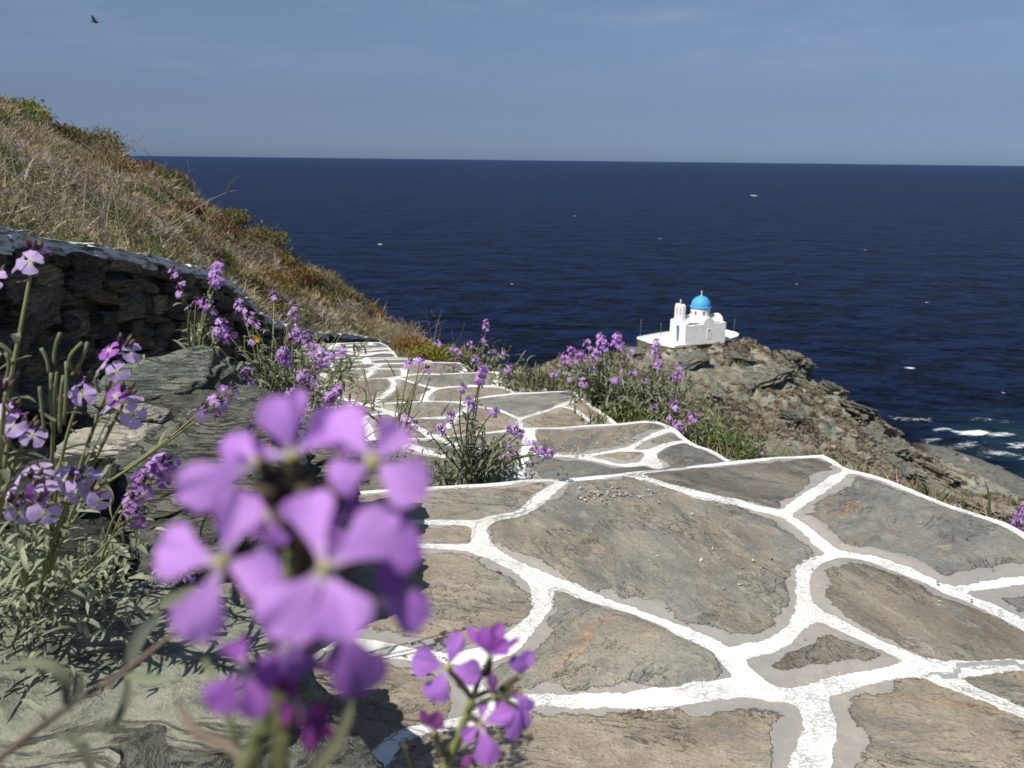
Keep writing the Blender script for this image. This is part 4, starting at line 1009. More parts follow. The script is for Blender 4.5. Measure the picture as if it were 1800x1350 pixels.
# ground cover of the hillside: dry grass and low herbs
def blades(g, P0, dirs, L, wd, cols):
    n = len(P0); s = np.cross(dirs, rh.normal(size=(n, 3))); s /= np.linalg.norm(s, axis=1)[:, None]; s *= wd[:, None]
    bend = rh.normal(size=(n, 3)) * 0.5 * L[:, None]; bend[:, 2] -= 0.12 * L
    m1 = P0 + dirs * L[:, None] * 0.55 + bend * 0.25; m2 = P0 + dirs * L[:, None] + bend
    V = np.stack([P0 - s, P0 + s, m1 - s * 0.7, m1 + s * 0.7, m2], 1).reshape(-1, 3)
    b = np.arange(n)[:, None] * 5
    F = np.vstack([np.hstack([b, b + 1, b + 3, b + 2]), np.hstack([b + 2, b + 3, b + 4, b + 4])])
    g.add(V, F, np.repeat(cols, 5, 0))
g = G(); tuft = 0
pal = {'straw': (0.52, 0.44, 0.30), 'grey': (0.42, 0.365, 0.29), 'olive': (0.21, 0.19, 0.085), 'green': (0.10, 0.13, 0.055), 'rust': (0.26, 0.16, 0.075), 'tan': (0.38, 0.30, 0.195)}
ab = np.c_[rh.random(30000), rh.random(30000) ** 0.8 * 1.10]
ab = ab[ab[:, 0] > 0.03]
ptsH = np.array([hs_pt(a, b) for a, b in ab])
nA = fbm(np.c_[ptsH[:, :2] * 0.55, np.zeros(len(ptsH))], 90, 3); nB = fbm(np.c_[ptsH[:, :2] * 0.8, np.ones(len(ptsH)) * 5], 95, 3); nC = rh.normal(size=len(ptsH)) * 0.35
PP, DD, LL, WW, CC = [], [], [], [], []
for p, a_, b_, c_, (u_, v_) in zip(ptsH, nA, nB, nC, ab):
    X_, Y_ = project(p)
    if not (-160 < X_ < 880): continue
    key = 'straw' if a_ + c_ > 0.25 else ('tan' if a_ + c_ > -0.15 else 'grey')
    if b_ + c_ * 0.4 > 0.42: key = 'olive'
    if b_ + c_ * 0.4 < -0.8: key = 'rust'
    if v_ < 0.28 and u_ < 0.45 and rh.random() < 0.5: key = 'green' if rh.random() < .55 else 'olive'
    near = p[1] < 7
    n_ = 16 if near else 12
    L0 = (rh.uniform(0.05, 0.13) if near else rh.uniform(0.06, 0.17)) * (0.8 + 0.5 * max(0, a_))
    d = rh.normal(size=(n_, 3)) * 1.15; d[:, 2] = np.abs(d[:, 2]) * .7 + .55; d[:, 0] += 0.1; d /= np.linalg.norm(d, axis=1)[:, None]
    PP.append(p + rh.normal(size=(n_, 3)) * np.array([0.05, 0.05, 0.0])); DD.append(d); LL.append(L0 * rh.uniform(0.5, 1.15, n_)); WW.append(rh.uniform(0.0018, 0.0042, n_) * (1 + p[1] * 0.12))
    CC.append(np.array(pal[key]) * rh.uniform(0.65, 1.3) * rh.uniform(0.75, 1.25, (n_, 1)))
for k in range(520):      # cushions of scrub
    p = hs_pt(rh.uniform(.03, 1), rh.uniform(.12, 1.04)); X_, Y_ = project(p)
    if not (-60 < X_ < 800): continue
    r_ = rh.uniform(.08, .22) * (.5 + p[1] / 16); n_ = 170; d = rh.normal(size=(n_, 3)); d[:, 2] = np.abs(d[:, 2]); d /= np.linalg.norm(d, axis=1)[:, None]
    key = ['grey', 'grey', 'tan', 'olive', 'olive', 'olive', 'rust', 'green'][rh.integers(0, 8)]
    PP.append(p + d * r_ * np.array([1, 1, .75]) * rh.uniform(.4, .95, (n_, 1))); DD.append(nrm_rows(d + rh.normal(size=(n_, 3)) * .5)); LL.append(r_ * .42 * rh.uniform(.5, 1.2, n_)); WW.append(rh.uniform(.0018, .0045, n_) * (1 + p[1] * 0.12))
    CC.append(np.array(pal[key]) * rh.uniform(0.7, 1.25) * rh.uniform(0.7, 1.25, (n_, 1)))
blades(g, np.vstack(PP), np.vstack(DD), np.concatenate(LL), np.concatenate(WW), np.vstack(CC))
tag(g.build('hillside_grass', M_dry, None, False), 'dry straw coloured grass and low herbs covering the hillside above the wall', 'grass', kind='stuff')

def bush(loc, r, h, leafcols, n, leaf=0.035, label=None, group=None, twigs=14, seed=0, name='shrub', cat='shrub', upright=0.4, mat=None, lw=0.42, hollow=0.45):
    q = np.random.default_rng(seed + 900); root = empty(name, loc, label, cat, group); loc = np.array(loc)
    lob = q.normal(size=(9, 3)); lob[:, 2] = np.abs(lob[:, 2]) * 0.8; lob /= np.linalg.norm(lob, axis=1)[:, None]
    d = q.normal(size=(n, 3)); d[:, 2] = np.abs(d[:, 2]) - 0.08; d /= np.linalg.norm(d, axis=1)[:, None]
    lump = np.max(d @ lob.T, axis=1); rad = q.uniform(hollow, 1.0, n) ** 0.6 * (0.62 + 0.42 * np.clip((lump - 0.6) / 0.4, 0, 1)) * (1 + 0.12 * q.normal(size=n))
    c = loc + d * rad[:, None] * np.array([r, r, h])
    t = nrm(np.array([0, 0, 1.0])) * upright + d * 0.6 + q.normal(size=(n, 3)) * 0.45; t /= np.linalg.norm(t, axis=1)[:, None]
    s = np.cross(t, q.normal(size=(n, 3))); s /= np.linalg.norm(s, axis=1)[:, None]
    L = leaf * q.uniform(0.6, 1.3, n)[:, None]; w_ = L * lw * 0.5
    V = np.stack([c, c + t * L * 0.5 + s * w_, c + t * L, c + t * L * 0.5 - s * w_], 1).reshape(-1, 3)
    cc = np.array(leafcols)[q.integers(0, len(leafcols), n)] * q.uniform(0.7, 1.25, (n, 1))
    g = G(); g.add(V, np.arange(4 * n).reshape(-1, 4), np.repeat(cc, 4, 0)); g.build('foliage', mat or M_leaf, root, False)
    g = G()
    for i in range(twigs):
        e = loc + d[i] * np.array([r, r, h]) * 0.8; tube(g, bez(loc - [0, 0, .03], loc + (e - loc) * 0.5 + [0, 0, h * .15], e, 5), 0.004 + r * 0.012, 0.002, (0.17, 0.13, 0.09), 4)
    g.build('branches', M_dry, root)
    return root
def hs_px(px, py):      # the visible point of the hillside under a photo position
    PX = np.array([project(p) for p in pf.reshape(200, nv_, 3)[:, :82].reshape(-1, 3)])
    i = np.argmin((PX[:, 0] - px) ** 2 + (PX[:, 1] - py) ** 2); return pf.reshape(200, nv_, 3)[:, :82].reshape(-1, 3)[i]
_PXY = np.array([project(p) for p in HSg[:, :82].reshape(-1, 3)]); _P3 = HSg[:, :82].reshape(-1, 3)
def hs_px(px, py): return _P3[np.argmin((_PXY[:, 0] - px) ** 2 + (_PXY[:, 1] - py) ** 2)]
OL = [(0.17, 0.155, 0.06), (0.22, 0.19, 0.075), (0.12, 0.12, 0.045)]; RU = [(0.25, 0.13, 0.055), (0.20, 0.11, 0.05), (0.24, 0.17, 0.08)]; OR = [(0.31, 0.18, 0.06), (0.25, 0.16, 0.06), (0.20, 0.17, 0.06)]
YG = [(0.24, 0.23, 0.04), (0.30, 0.25, 0.05), (0.16, 0.18, 0.035)]; GY = [(0.24, 0.21, 0.16), (0.30, 0.26, 0.20), (0.18, 0.155, 0.12)]
hb = [(30, 205, .85, .42, YG, 'yellow green bush cresting the hill at the far left edge'), (90, 240, .8, .35, OL, 'olive bush on the hill crest right of the yellow green one'), (155, 262, 1.0, .42, OL, 'dark olive mound on the crest of the hill'),
      (185, 300, .9, .4, OR, 'orange brown bush just below the crest mound'), (255, 300, .6, .3, RU, 'rust bush on the crest where the sea horizon meets the hill'), (290, 322, .75, .35, OL, 'olive bush on the crest just right of the rust one'),
      (322, 372, .55, .3, RU, 'reddish brown bush in the middle of the dry slope'), (400, 392, .75, .35, OL, 'long dark olive bush on the crest above the sea'), (445, 425, .9, .4, OL, 'broad olive bush on the lower crest'),
      (480, 462, .6, .3, OR, 'orange bush low on the slope right of the broad olive one'), (520, 490, .7, .3, RU, 'rust coloured bush beside the lower crest'), (470, 500, .8, .35, OR, 'ochre bush in the middle of the lower slope'),
      (550, 530, .7, .35, OL, 'olive brown bush on the lower slope near the sea'), (420, 500, .6, .3, OL, 'dull green bush just above the falling wall'), (350, 440, .7, .35, GY, 'grey dried bush on the slope above the wall'),
      (440, 450, .8, .4, GY, 'pale grey dried bush on the open slope'), (510, 545, .8, .35, GY, 'grey brown dried bush above the far wall'), (590, 550, .8, .3, GY, 'dry grey bush near the end of the far wall'), (390, 470, .5, .3, OL, 'small olive bush close behind the end of the coping'),
      (600, 530, .6, .3, OL, 'low olive bush on the skyline above the far wall'), (230, 340, .6, .25, OL, 'low olive tuft on the upper dry slope'), (560, 500, .6, .3, GY, 'straw grey bush on the skyline of the lower slope')]
for k, (px, py, r, h, c_, lab_) in enumerate(hb):
    p = hs_px(px, py); far = p[1] / 14
    bush(p - [0, 0, .04], r * 0.62 * max(far, .35), h * 0.75 * max(far, .35), c_, 2600, 0.05, lab_, 'bushes on the hillside', 8, k, mat=M_dry if c_ is GY else M_leaf, lw=0.5 if c_ is not GY else 0.16)
# bushes at the end of the path
p = P(722, 622, 10.6); bush(p - [0, 0, .05], .36, .26, OR + [(0.36, 0.19, 0.05)], 3600, .04, 'orange succulent bush at the far right end of the path', None, 8, 41)
p = P(772, 632, 9.0); bush(p - [0, 0, .06], .42, .19, YG, 4200, .04, 'low yellow green bush at the far end of the path', None, 8, 42)
p = P(690, 590, 13.6); bush(p - [0, 0, .3], .62, .5, [(0.38, 0.31, 0.2), (0.31, 0.25, 0.165)], 5000, .09, 'mound of pale dry grass behind the orange bush', None, 8, 43, 'grass_mound', 'grass', 0.9, M_dry, .08)
p = P(640, 575, 14.6); bush(p - [0, 0, .3], .62, .45, [(0.38, 0.31, 0.2), (0.31, 0.25, 0.165)], 4600, .10, 'long dry grass tuft on the skyline above the far wall end', None, 8, 44, 'grass_mound', 'grass', 0.9, M_dry, .08)

def twig_bush(loc, spread, n, seed, label, colr=(0.36, 0.31, 0.25), lean=(0, 0, 1), r0=0.004, L=0.5, name='bare_twigs', cat='dry plant'):
    q = np.random.default_rng(seed); root = empty(name, loc, label, cat); loc = np.array(loc); g = G()
    for i in range(n):
        a = loc + q.normal(size=3) * np.array([spread, spread, 0.02]); d = nrm(np.array(lean) + q.normal(size=3) * 0.75); d[2] = abs(d[2]) * .9 + .05
        l = L * q.uniform(0.45, 1.2); e = a + d * l; m_ = (a + e) / 2 + q.normal(size=3) * l * 0.25
        pts_ = bez(a, m_, e, 7); tube(g, pts_, r0 * q.uniform(.6, 1.3), r0 * 0.35, np.array(colr) * q.uniform(.6, 1.2), 4)
        for k in range(q.integers(1, 4)):
            b = pts_[q.integers(2, 6)]; f = b + nrm(d + q.normal(size=3) * 0.8) * l * 0.35; tube(g, bez(b, (b + f) / 2 + q.normal(size=3) * l * .06, f, 4), r0 * .5, r0 * 0.25, np.array(colr) * q.uniform(.6, 1.2), 3)
    g.build('twigs', M_dry, root); return root
twig_bush(hs_px(20, 385) - [0, 0, .05], 0.35, 120, 3, 'tangle of bare grey twigs above the left end of the wall', L=0.42, r0=.0035)
twig_bush(hs_px(40, 300) - [0, 0, .05], 0.40, 90, 4, 'upper tangle of bare twigs on the slope at the far left', (0.33, 0.27, 0.2), L=.4, r0=.0035)
twig_bush(hs_px(115, 345), 0.45, 70, 5, 'brown bare twigs right of the left twig tangle', (0.27, 0.22, 0.16), L=.35, r0=.0035)
twig_bush(P(745, 612, 11.6), 0.12, 16, 6, 'bare branching twig standing against the sea past the path end', (0.30, 0.27, 0.22), L=.55, r0=.004)

# ------------------------------------------------------------------ rocks on the verge
M_shaded_rock = mat_rock('shaded_schist', (0.04, 0.043, 0.038), (0.10, 0.10, 0.085), (0.22, 0.20, 0.16), 4.5, layer=(1, 1, 6), pale=0.2, dist=0.022, bump=1.0)  # darker copy of the schist, with the foliage's shade put into its colour
# blocks of split schist
def vz(x, y): return float(verge_z(np.array([x]), np.array([y]))[0])
def R_(px, py, D, size, rz, tilt, seed, mat, label, dz=0.0, **k):
    p = P(px, py, D); p = p + [0, 0, dz]; return rock('rock', p, size, rz, tilt, seed, mat, label=label, group='rocks on the verge left of the path', **k)
R_(305, 722, 1.95, (.155, .13, .125), .3, (0.15, -0.25), 1, M_rockgreen, 'rounded green grey boulder in the sun at the foot of the wall', layers=7)
R_(385, 752, 1.90, (.13, .12, .10), -.4, (0.1, 0.35), 2, M_rock, 'ochre edged boulder touching the right side of the green boulder', layers=7)
R_(243, 752, 1.62, (.075, .06, .045), .2, (0.0, 0.1), 3, M_rockpale, 'small pinkish block below the green boulder')
R_(212, 802, 1.36, (.105, .07, .04), .1, (0.1, 0.05), 4, M_rockpale, 'long pale stone lying on the dark bedded outcrop', layers=5)
R_(325, 905, 1.30, (.22, .15, .13), .25, (0.25, -0.18), 5, M_rock, 'dark finely bedded outcrop behind the blurred blossoms', sub=6, layers=16, rough=.16, lay_amp=.03)
R_(480, 845, 1.60, (.17, .13, .10), .5, (0.2, -0.22), 6, M_rock, 'dark bedded rock at the path edge behind the top blurred petal', sub=5, layers=14, rough=.16)
R_(110, 930, 1.2, (.12, .10, .10), .1, (0.1, -0.1), 7, M_shaded_rock, 'dark rock in shade behind the grey green foliage', layers=11, rough=.15)
R_(60, 745, 2.5, (.24, .16, .12), .1, (0.1, 0.1), 8, M_rock, 'dark shaded rock at the left edge below the wall', layers=10, rough=.15)
R_(120, 1050, 1.05, (.09, .08, .075), .6, (0.1, -0.2), 9, M_shaded_rock, 'dark shaded rock under the curled leaves', layers=12, rough=.15)
R_(330, 1010, 1.18, (.12, .10, .10), .9, (0.2, -0.2), 10, M_rock, 'small dark rock below the bedded outcrop', layers=12, rough=.15)
R_(150, 1300, .80, (.225, .15, .095), .35, (0.22, -0.12), 11, M_rockslab, 'large smooth grey green slab in the bottom left corner', sub=6, layers=4, box=.7, rough=.10, lay_amp=.02)
R_(40, 1240, .92, (.15, .12, .09), -.2, (0.15, 0.1), 12, M_rockslab, 'pinkish grey slab at the left edge behind the bottom corner slab', sub=5, layers=4, box=.6)
R_(545, 1425, .70, (.085, .085, .055), .7, (0.1, -0.1), 13, M_rock, 'grey green rock at the bottom edge under the blurred stems', layers=6)
R_(380, 1430, .68, (.10, .08, .06), .2, (0.1, 0.2), 14, M_rock, 'dark green grey rock between the corner slab and the path', layers=8, box=.7)
for k, (px, py, D, s_, m_, lab_) in enumerate([(470, 745, 2.1, .05, M_rock, 'small dark stone between the ochre edged boulder and the bushy plant'), (415, 720, 2.5, .045, M_rockpale, 'small pale stone near the foot of the falling wall'),
        (500, 775, 1.85, .04, M_rockgreen, 'small green grey stone at the path edge beyond the dark bedded rock'), (150, 700, 2.3, .05, M_rockpale, 'rounded pale stone in the shade at the foot of the wall')]):
    p = P(px, py, D); rock('stone', (p[0], p[1], vz(p[0], p[1]) + s_ * .3), (s_, s_ * .8, s_ * .6), k, (.2, -.2), 100 + k, m_, 4, label=lab_, cat='stone', group='loose stones on the verge')

# grit on the paving
g = G(); q = np.random.default_rng(4)
for cx_, cy_, sx, sy, n_ in [(1075, 868, 65, 9, 130), (1110, 772, 60, 12, 90), (1010, 795, 50, 8, 70), (900, 748, 60, 15, 50), (1250, 990, 260, 120, 45), (760, 1180, 60, 40, 30), (1600, 1010, 150, 60, 20), (1230, 905, 60, 20, 8)]:
    for _ in range(n_):
        px_, py_ = cx_ + q.normal() * sx * .6, cy_ + q.normal() * sy * .6
        lv = 0 if py_ > 845 or cy_ > 850 else 1
        if lv == 1 and cy_ < 760: lv = 2
        p = onz(px_, py_, -H * lv + 0.008); s = q.uniform(.0012, .0036)
        V = p + q.normal(size=(6, 3)) * np.array([s, s, s * .5]); F = np.array([[0, 1, 2], [0, 2, 3], [0, 3, 1], [1, 4, 2], [2, 5, 3], [3, 4, 1]])
        g.add(V, F, np.array([[.5, .47, .4], [.3, .27, .22], [.62, .6, .54]][q.integers(0, 3)]))
tag(g.build('grit', M_dry, None, False), 'scattered pale grit and tiny stone chips lying on the paving', 'grit', kind='stuff')

# ------------------------------------------------------------------ sea stocks (lilac four-petalled flowers)
LILAC = np.array([0.56, 0.31, 0.76]); PURP = np.array([0.36, 0.12, 0.50]); PALE = np.array([0.66, 0.50, 0.84]); GREEN = np.array([0.20, 0.22, 0.145]); STEM = np.array([0.26, 0.28, 0.13])
rq = np.random.default_rng(123)
def petal_grid(ns, nt):
    s = np.linspace(0, 1, ns)[:, None]; t = np.linspace(-1, 1, nt)[None]
    w = (0.17 + 0.83 * np.clip((s - 0.12) / 0.5, 0, 1) ** 1.4) * np.sqrt(np.clip(1 - np.clip((s - 0.66) / 0.34, 0, 1) ** 2.4, 0, 1))
    s2 = s - 0.05 * (np.abs(t) ** 2) * np.clip((s - .5) * 2, 0, 1) - 0.03 * np.exp(-(t / .25) ** 2) * np.clip((s - .8) * 5, 0, 1)
    return s2 + 0 * t, t * w, w + 0 * t
def flower(g, c, nrm_, r, colr, ns=6, nt=5, q=rq, droop=0.25, open_=1.0, wk=0.50):
    n_ = nrm(np.asarray(nrm_, float)); a = nrm(np.cross(n_, q.normal(size=3))); b = np.cross(n_, a)
    S, T, W = petal_grid(ns, nt); tw = q.uniform(0, 6.28)
    for k in range(4):
        an = tw + k * math.pi / 2 + q.normal() * 0.14; d = a * math.cos(an) + b * math.sin(an); sd = np.cross(n_, d)
        rl = r * q.uniform(.88, 1.1); rw_ = r * wk * q.uniform(.85, 1.15); dr = droop * q.uniform(.2, 1.8) - (1 - open_) * 1.2; cup = q.uniform(-.25, .35); ph = q.uniform(0, 6)
        hgt = r * (0.10 + 0 * S) - dr * r * S ** 2 * .6 + cup * rw_ * T ** 2 * S + 0.05 * r * np.sin(T * 5 + ph + S * 4) * S
        Pp = c + d * (S * rl)[..., None] + sd * (T * rw_)[..., None] + n_ * hgt[..., None]
        cc = colr * q.uniform(.88, 1.1); f = np.clip((S - 0.08) / 0.28, 0, 1)[..., None]
        C = (1 - f) * np.array([0.72, 0.66, 0.62]) + f * cc; C = C * (1 - .08 * np.abs(T)[..., None])
        g.add(Pp.reshape(-1, 3), gridF(ns, nt), C.reshape(-1, 3))
    th_ = np.linspace(0, 2 * math.pi, 7)[:-1]; rc = r * .11
    V = np.vstack([c + n_ * r * .16, [c + (a * math.cos(x) + b * math.sin(x)) * rc + n_ * r * .09 for x in th_]])
    g.add(V, np.array([[0, 1 + i, 1 + (i + 1) % 6] for i in range(6)]), np.array([0.5, 0.52, 0.12]))
def bud(g, a, d, L, r, c):
    pts_ = a + d * np.linspace(0, 1, 5)[:, None] * L; tube(g, pts_, np.array([.45, 1, 1.05, .8, .2]) * r, 0, c, 5)
def flower_head(base, axis, L, rf, n, parent, seed, pcol=LILAC, ns=5, nt=3, rad=1.0):
    q = np.random.default_rng(seed); g = G(); ax_ = nrm(axis); a = nrm(np.cross(ax_, [0.3, .9, .2])); b = np.cross(ax_, a)
    for i in range(n):
        s = (i + .5) / n; an = i * 2.4 + q.normal() * .3; o_ = a * math.cos(an) + b * math.sin(an)
        c = base + ax_ * (L * (s - .5)) + o_ * rf * rad * (1.15 - .45 * s) ; nn_ = o_ * (1.0 - .3 * s) + ax_ * (.25 + .7 * s) + np.array([-.1, -.45, .15])
        cc = pcol * q.uniform(.85, 1.1) if q.random() > .2 else PURP * q.uniform(.8, 1.2)
        if q.random() < .12: flower(g, c, nn_, rf * .8, PURP, ns, nt, q, open_=.3)
        else: flower(g, c, nn_, rf * q.uniform(.85, 1.1), cc, ns, nt, q)
    for i in range(5 if rf < .012 or n > 8 else 2):
        an = i * 2.4; o_ = a * math.cos(an) + b * math.sin(an); bud(g, base + ax_ * L * .45 + o_ * rf * .3, nrm(ax_ + o_ * .35), rf * .9, rf * .17, np.array([.16, .07, .13]) if i % 2 else np.array([.2, .17, .12]))
    h = g.build('flower_head', M_petal, parent, True)
    return h
def leaf(g, p, d, L, wd, q, colr, curl=None):
    curl = q.uniform(.3, 2.2) if curl is None else curl; n_ = 8; pts_ = [p]; up = np.array([0, 0, -1.0]); x = nrm(d)
    bax = np.cross(x, up); bax = nrm(bax + q.normal(size=3) * .25)
    for i in range(n_ - 1):
        th_ = curl * (i / n_) * .34
        x = nrm(x * math.cos(th_) + np.cross(bax, x) * math.sin(th_)); pts_.append(pts_[-1] + x * L / (n_ - 1))
    w_ = wd * np.array([.35, .7, .95, 1, 1, .9, .65, .15]); ribbon(g, pts_, bax, w_, colr, .35)
def stock(label, base, heads, seed, stem_r=.0022, leaves=30, leafL=.04, leafW=.0028, rosette=0, pods=(), group='lilac flowering stocks', rf=.0105, nt=3, ns=5, bend=.15, lcol=GREEN, pcol=LILAC, name='flowering_plant', lean=None, extra_stems=0, es_h=.15, ros_r=.04):
    """heads: (px, py, D, flowers, length)"""
    q = np.random.default_rng(seed); base = np.asarray(base, float); root = empty(name, base, label, 'flowering plant', group)
    gs, gl = G(), G(); stems = []
    for (px, py, D, n_, L) in heads:
        h = P(px, py, D); v = h - base; ctrl_ = base + v * .45 + np.array([0, 0, np.linalg.norm(v) * bend]) + q.normal(size=3) * .05 * np.linalg.norm(v)
        c = bez(base, ctrl_, h, 14); stems.append(c); tube(gs, c, stem_r, stem_r * .55, STEM * q.uniform(.8, 1.15), 5)
        if n_ > 0: flower_head(h, c[-1] - c[-3] + [0, 0, .01], L, rf, n_, root, seed * 31 + len(stems), pcol, ns=ns, nt=nt)
        # wilted brown flower stubs below the head
        for i in range(3):
            k = q.integers(9, 13); bud(gs, c[k], nrm(q.normal(size=3) + [0, 0, .4]), .010, .0011, np.array([.22, .14, .13]))
    for i in range(extra_stems):
        e = base + np.array([q.normal() * es_h * .5, q.normal() * es_h * .4, es_h * q.uniform(.4, 1.1)]); c = bez(base, base + (e - base) * .5 + q.normal(size=3) * .02 + [0, 0, es_h * .1], e, 10); stems.append(c); tube(gs, c, stem_r * .7, stem_r * .35, STEM * q.uniform(.7, 1.1), 4)
    for i in range(leaves):
        c = stems[q.integers(0, len(stems))]; k = q.uniform(.04, .80 if len(c) > 12 else .98) * 13 * (len(c) / 14); k0 = int(k); p = c[k0] + (c[min(k0 + 1, len(c) - 1)] - c[k0]) * (k - k0)
        t = nrm(c[min(k0 + 1, len(c) - 1)] - c[k0]); o_ = q.normal(size=3); o_ -= t * (o_ @ t); d = nrm(nrm(o_) * .9 + t * .75)
        f = 1 - .45 * k / 13; leaf(gl, p, d, leafL * f * q.uniform(.6, 1.25), leafW * q.uniform(.7, 1.2), q, lcol * q.uniform(.75, 1.35))
    for i in range(rosette):
        p = base + q.normal(size=3) * np.array([ros_r, ros_r, ros_r * .45]) + [0, 0, ros_r * .35]; d = nrm(np.array([q.normal(), q.normal(), q.uniform(.1, 1.1)]))
        leaf(gl, p, d, leafL * q.uniform(.6, 1.3), leafW * q.uniform(.8, 1.3), q, lcol * q.uniform(.6, 1.3), q.uniform(1.5, 4.5))
    for (a_, b_, c_) in pods:      # seed pods traced by their ends
        A = P(*a_, c_); Bp = P(*b_, c_); m_ = (A + Bp) / 2 + q.normal(size=3) * .004; tube(gs, bez(A, m_, Bp, 8), stem_r * .62, stem_r * .55, STEM * np.array([.85, .85, .95]), 6)
    gs.build('stem', M_leaf, root); gl.build('leaves', M_leaf, root)
    return root
def vp(px, py, D): p = P(px, py, D); return p
# close plants at the left edge ----------------------------------------
stock('thick stem at the left edge with one pale bloom cluster against the coping', vp(-40, 900, .62), [(58, 458, .66, 3, .018), (-5, 500, .66, 2, .015)], 1, .0024, 14, .04, .003, rf=.0108, nt=5, ns=7, bend=.02, pcol=PALE)
stock('tall pod bearing plant with three pale bloom clusters in front of the dark wall', vp(90, 1000, .72),
      [(212, 632, .68, 5, .03), (216, 712, .66, 4, .03), (146, 685, .70, 3, .02), (100, 655, .64, 0, 0)], 2, .0024, 26, .045, .003, rf=.0112, nt=5, ns=7, bend=.10, pcol=PALE,
      pods=[((72, 612), (85, 655), .62), ((106, 585), (96, 640), .62), ((90, 655), (92, 760), .62), ((117, 635), (112, 745), .62), ((145, 602), (128, 650), .62), ((154, 602), (125, 660), .62), ((70, 680), (78, 760), .6), ((100, 740), (70, 720), .6), ((112, 660), (105, 760), .63), ((174, 655), (176, 690), .6), ((10, 620), (2, 680), .6)])
stock('low plant with lilac blooms at the left edge between the pods and the pale heads', vp(-10, 940, .60), [(22, 738, .60, 4, .02), (50, 764, .60, 2, .014), (10, 690, .55, 1, .01)], 3, .0026, 16, .04, .003, rf=.0100, nt=5, ns=7, pcol=PALE)
stock('leafy plant with two large pale heads above dense curled grey foliage', vp(55, 1085, .80),
      [(78, 882, .58, 2, .012), (135, 845, .62, 4, .016), (166, 862, .62, 2, .010), (62, 845, .64, 3, .010), (30, 885, .62, 2, .012)], 4, .0026, 170, .042, .0022, lcol=GREEN * 1.5, rosette=200, ros_r=.055, rf=.0112, nt=5, ns=7, pcol=PALE, extra_stems=9, es_h=.17)
stock('curled grey foliage in the shade at the far left below the blooms', vp(-10, 1080, .88), [(-30, 900, .7, 2, .02)], 5, .003, 120, .042, .0024, lcol=GREEN * 1.35, rosette=130, ros_r=.07, extra_stems=8, es_h=.22)
stock('sprawling grey leaved plant spreading over the rock left of the blurred blossoms', vp(165, 1075, .95), [(240, 880, .74, 3, .014), (285, 822, .76, 8, .03), (258, 850, .74, 3, .012), (243, 905, .74, 2, .02)], 6, .0018, 110, .038, .0022, lcol=GREEN * 1.2, rosette=70, ros_r=.06, rf=.0098, nt=5, ns=6, extra_stems=7, es_h=.12)
stock('long thin leaning stem of wilting purple flowers over the pale stone', vp(150, 870, .98), [(395, 695, 1.02, 5, .03), (350, 725, .98, 3, .02), (375, 715, 1.0, 4, .02)], 7, .0022, 14, .035, .0026, rf=.009, bend=-.02)
stock('wispy leafy stems at the lower left edge beside the corner slab', vp(215, 1110, 1.02), [(270, 1035, .95, 2, .012), (330, 1010, .95, 2, .012)], 8, .0014, 60, .035, .002, lcol=GREEN * 1.3, rosette=30, ros_r=.05, rf=.009, extra_stems=6, es_h=.11)
# plants along the wall -------------------------------------------------
stock('tall plant with a dense round lilac head in front of the end of the coping', vp(345, 660, 2.2), [(382, 474, 2.15, 16, .05), (382, 492, 2.12, 10, .03), (388, 577, 2.1, 9, .05), (402, 590, 2.1, 5, .04), (362, 532, 2.15, 6, .03), (370, 545, 2.15, 3, .02), (335, 545, 2.1, 1, .01)], 10, .0045, 55, .07, .0045, rf=.0125, bend=.12, lcol=GREEN * 1.2)
stock('thin stems with small lilac heads just below the whitewashed coping', vp(345, 640, 2.3), [(307, 480, 2.3, 4, .03), (318, 500, 2.3, 2, .02), (317, 515, 2.3, 3, .02), (345, 532, 2.3, 2, .015)], 11, .0028, 20, .05, .0035, rf=.0115)
stock('bushy plant with many lilac heads at the foot of the falling wall', vp(470, 720, 2.7), [(420, 538, 2.75, 5, .04), (438, 555, 2.7, 7, .05), (452, 570, 2.7, 3, .03), (482, 520, 2.9, 6, .05), (515, 548, 2.8, 9, .06), (520, 585, 2.7, 9, .06), (535, 592, 2.7, 6, .04), (498, 622, 2.5, 12, .05), (505, 632, 2.5, 6, .04), (445, 600, 2.6, 2, .02)], 12, .0038, 260, .07, .0042, rosette=120, ros_r=.16, rf=.0135, extra_stems=26, es_h=.26)
stock('two purple heads on a thin stem beside the dark foot of the wall', vp(430, 735, 2.3), [(432, 652, 2.25, 6, .035), (442, 668, 2.25, 4, .025), (430, 678, 2.25, 2, .02)], 13, .003, 26, .05, .0035, rf=.012)
stock('leafy plant with lilac heads leaning over the left edge of the paving', vp(520, 735, 2.6), [(545, 612, 2.6, 8, .05), (562, 622, 2.6, 8, .05), (578, 630, 2.6, 7, .045), (533, 660, 2.45, 7, .04), (552, 668, 2.45, 3, .03), (555, 643, 2.6, 3, .02), (570, 642, 2.6, 2, .02)], 14, .0034, 200, .06, .004, rosette=90, ros_r=.12, rf=.0135, extra_stems=18, es_h=.32)
stock('single leafy stem with a round lilac head standing on the paving', vp(597, 668, 3.9), [(602, 618, 3.9, 9, .05)], 15, .004, 60, .09, .0055, rosette=16, rf=.017, extra_stems=3, es_h=.16, bend=.02)
stock('purple headed plant behind the top of the blurred blossoms', vp(540, 715, 2.45), [(588, 692, 2.4, 10, .045), (578, 702, 2.4, 6, .03), (597, 683, 2.4, 4, .03), (512, 690, 2.4, 4, .02)], 16, .003, 60, .05, .0035, rosette=40, ros_r=.07, rf=.012)
